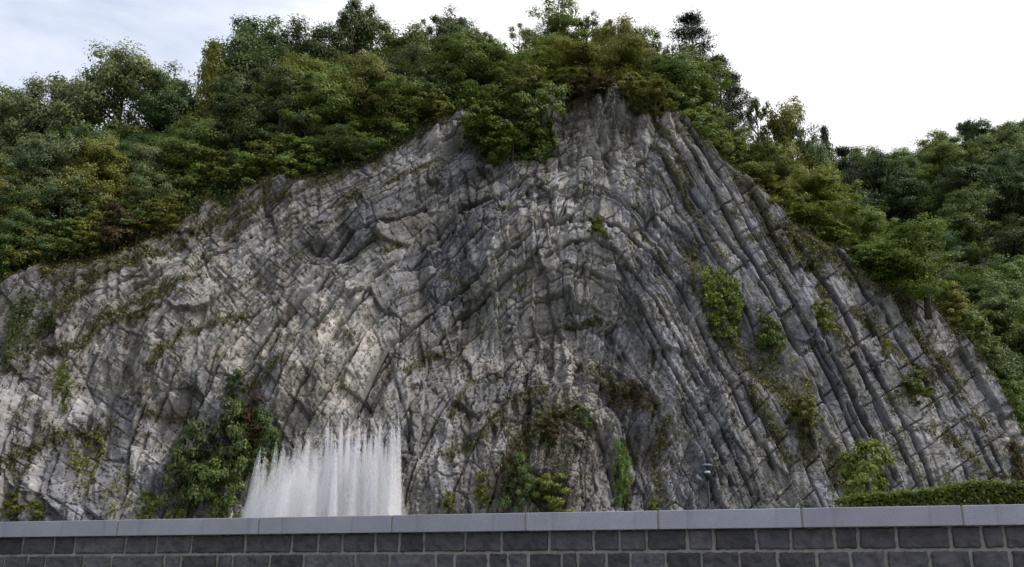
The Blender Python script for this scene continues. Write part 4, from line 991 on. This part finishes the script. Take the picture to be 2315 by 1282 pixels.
# ------------------------------------------------------------------ fountain
def water_mat():
    m, nt, out = new_mat('white_water'); d = N(nt, 'ShaderNodeBsdfDiffuse'); d.inputs['Color'].default_value = (0.96,0.95,0.97,1)
    t = N(nt, 'ShaderNodeBsdfTranslucent'); t.inputs['Color'].default_value = (0.92,0.91,0.95,1)
    tr = N(nt, 'ShaderNodeBsdfTransparent'); a = N(nt, 'ShaderNodeMixShader'); a.inputs[0].default_value = 0.5; b = N(nt, 'ShaderNodeMixShader'); b.inputs[0].default_value = 0.25
    nt.links.new(d.outputs[0], a.inputs[1]); nt.links.new(t.outputs[0], a.inputs[2]); nt.links.new(a.outputs[0], b.inputs[1]); nt.links.new(tr.outputs[0], b.inputs[2])
    nt.links.new(b.outputs[0], out.inputs[0]); return m
def mist_mat(name, dens):
    m, nt, out = new_mat(name); v = N(nt, 'ShaderNodeVolumePrincipled'); v.inputs['Color'].default_value = (0.99,0.985,1.0,1); v.inputs['Density'].default_value = dens
    nt.links.new(v.outputs[0], out.inputs['Volume']); return m
WAT = water_mat(); MISTJ = mist_mat('jet_spray', 3.6); MISTW = mist_mat('drifting_mist', 0.55); MISTS = mist_mat('soft_spray', 1.5)
Yf = 35.0
JT = [(587,1018,.8,1),(600,1030,.7,1),(626,1000,.5,1),(643,1006,.9,1),(680,985,.6,1),(696,990,1.3,1),(716,1010,.8,1),(742,958,.8,0),(752,975,.7,0),(760,1000,.8,0),(773,951,1.1,0),(788,962,1.0,0),(803,990,.9,0),
      (812,955,.8,0),(827,969,.7,0),(841,982,.8,0),(851,975,.7,0),(859,957,.9,0),(872,1000,.5,0),(885,967,1.1,0),(893,975,.9,0),(903,958,1.0,0),
      (655,1018,.6,1),(668,1004,.6,1),(728,990,.5,1),(796,985,.4,0),(834,996,.4,0),(866,992,.4,0)]
fcx = at(745, 1100, Yf)[0]
fountain = empty('fountain', (fcx, Yf, 0)); tag(fountain, 'row of tall white water jets rising behind the wall with mist drifting left', 'fountain')
m = MB(); m.tube([(-3.2,0,0.22),(3.2,0,0.22)], [0.06,0.06], 8); m.build('supply_pipe', metal, fountain)
sx_ = MB()
for ji, (px_, py_, wgt, misty) in enumerate(JT):
    T = at(px_, py_, Yf + 0.5*math.sin(ji*1.9)); dy = T[1]-Yf; tx = T[0]-fcx; tz = T[2]; bx = tx*1.0 + (-0.35 if misty else -0.02) + rnd.uniform(-.04,.04)
    g = np.random.default_rng(900+ji); n = int((650 if misty else 2200)*wgt)
    u = g.uniform(0,1,n)**0.8                         # 0 nozzle, 1 tip
    rr = (0.10 + 0.30*(1-u)**0.8)*(1.25 if misty else 0.9)*g.normal(size=n)*0.5
    ang = g.uniform(0, 6.28, n)
    xx = bx + (tx-bx)*u + rr*np.cos(ang); yy = dy + rr*np.sin(ang); xx = xx + 0.04*np.sin(u*9+ji)*u; zz = 0.3 + (tz-0.3)*u*(1+0.035*g.normal(size=n)-0.05*np.abs(rr)/0.1)
    L = g.uniform(.08,.42,n)*(1.08-u)+0.04; wdt = g.uniform(.005,.013,n)
    sl = np.stack([(tx-bx)*np.ones(n)*0.12 + rr*-0.25*np.cos(ang), np.zeros(n), np.ones(n)], -1); sl /= np.linalg.norm(sl, axis=1, keepdims=True)
    P = np.stack([xx,yy,zz],-1); a = g.uniform(0, math.pi, n); side = np.stack([np.cos(a), np.sin(a), 0*a], -1); side2 = np.stack([-np.sin(a), np.cos(a), 0*a], -1)
    v = np.stack([P - sl*L[:,None]*.5, P + side*wdt[:,None], P + sl*L[:,None]*.5, P - side*wdt[:,None], P + side2*wdt[:,None], P - side2*wdt[:,None]], 1).reshape(-1,3)
    b6 = np.arange(n)[:,None]*6; f = np.concatenate([b6+[0,1,2,3], b6+[0,4,2,5]], 0)
    # droplets thrown from the tip
    jet = mesh_np('water_jet', v, f, WAT, fountain)
    m = MB(); hs = [0.25, 1.2, 2.4, 3.6, tz*0.78, tz*0.90, tz*0.97, tz*1.0]
    base_r = (0.42 if misty else 0.26)*(0.7+0.4*wgt)
    pts = []; rad = []
    for q in hs:
        uu = min(1, q/tz); pts.append((bx+(tx-bx)*uu, dy, q)); rad.append(max(0.012, base_r*(1-uu)**0.5*(0.95 if q > .3 else .9)))
    m.tube(pts, rad, 14); m.build('spray', MISTJ if not misty else MISTS, fountain, smooth=True)
    nz_ = MB(); nz_.lathe([(0.05,0.24),(0.05,0.32),(0.02,0.40),(0.0,0.40)], 10, (bx,dy,0)); nz_.build('nozzle', metal, fountain)
for (px_,py_,w_,hh) in ((640,1015,1.0,0),(700,985,1.1,0),(600,1050,.8,0),(745,1000,1.0,0),(780,985,1.2,0),(830,1000,1.2,0),(870,1000,1.0,0),(670,1050,1.3,0),(890,1040,.8,0)):
    T = at(px_, py_, Yf+0.3); m = MB(); tz = T[2]; tx = T[0]-fcx
    m.tube([(tx-0.25,0.3,0.3),(tx-0.2,0.3,2.0),(tx-0.1,0.3,3.6),(tx,0.3,tz*.85),(tx+.05,0.3,tz)], [w_*1.0,w_*1.0,w_*.8,w_*.4,0.03], 16); m.build('mist', MISTW, fountain, smooth=True)
m, nt, out = new_mat('pond_water'); p_ = N(nt, 'ShaderNodeBsdfPrincipled'); p_.inputs['Base Color'].default_value = (0.03,0.05,0.045,1); p_.inputs['Roughness'].default_value = 0.08
tcn = N(nt,'ShaderNodeTexCoord'); nn = N(nt,'ShaderNodeTexNoise', i_Scale=3.0, i_Detail=4.0); bb = N(nt,'ShaderNodeBump', i_Strength=0.4, i_Distance=0.05)
nt.links.new(tcn.outputs['Object'], nn.inputs['Vector']); nt.links.new(nn.outputs['Fac'], bb.inputs['Height']); nt.links.new(bb.outputs[0], p_.inputs['Normal']); nt.links.new(p_.outputs[0], out.inputs[0])
POND = m
ang = np.linspace(0, 2*math.pi, 65)[:-1]; pv = [(fcx+9*math.cos(a)*(1+.08*math.sin(3*a)), Yf+7*math.sin(a), 0.02) for a in ang]
me = bpy.data.meshes.new('pond_water'); me.from_pydata(pv, [], [tuple(range(64))]); me.materials.append(POND); po = bpy.data.objects.new('pond_water', me); C.objects.link(po); tag(po, kind='structure')
print('trees/shrubs', tcount[0])
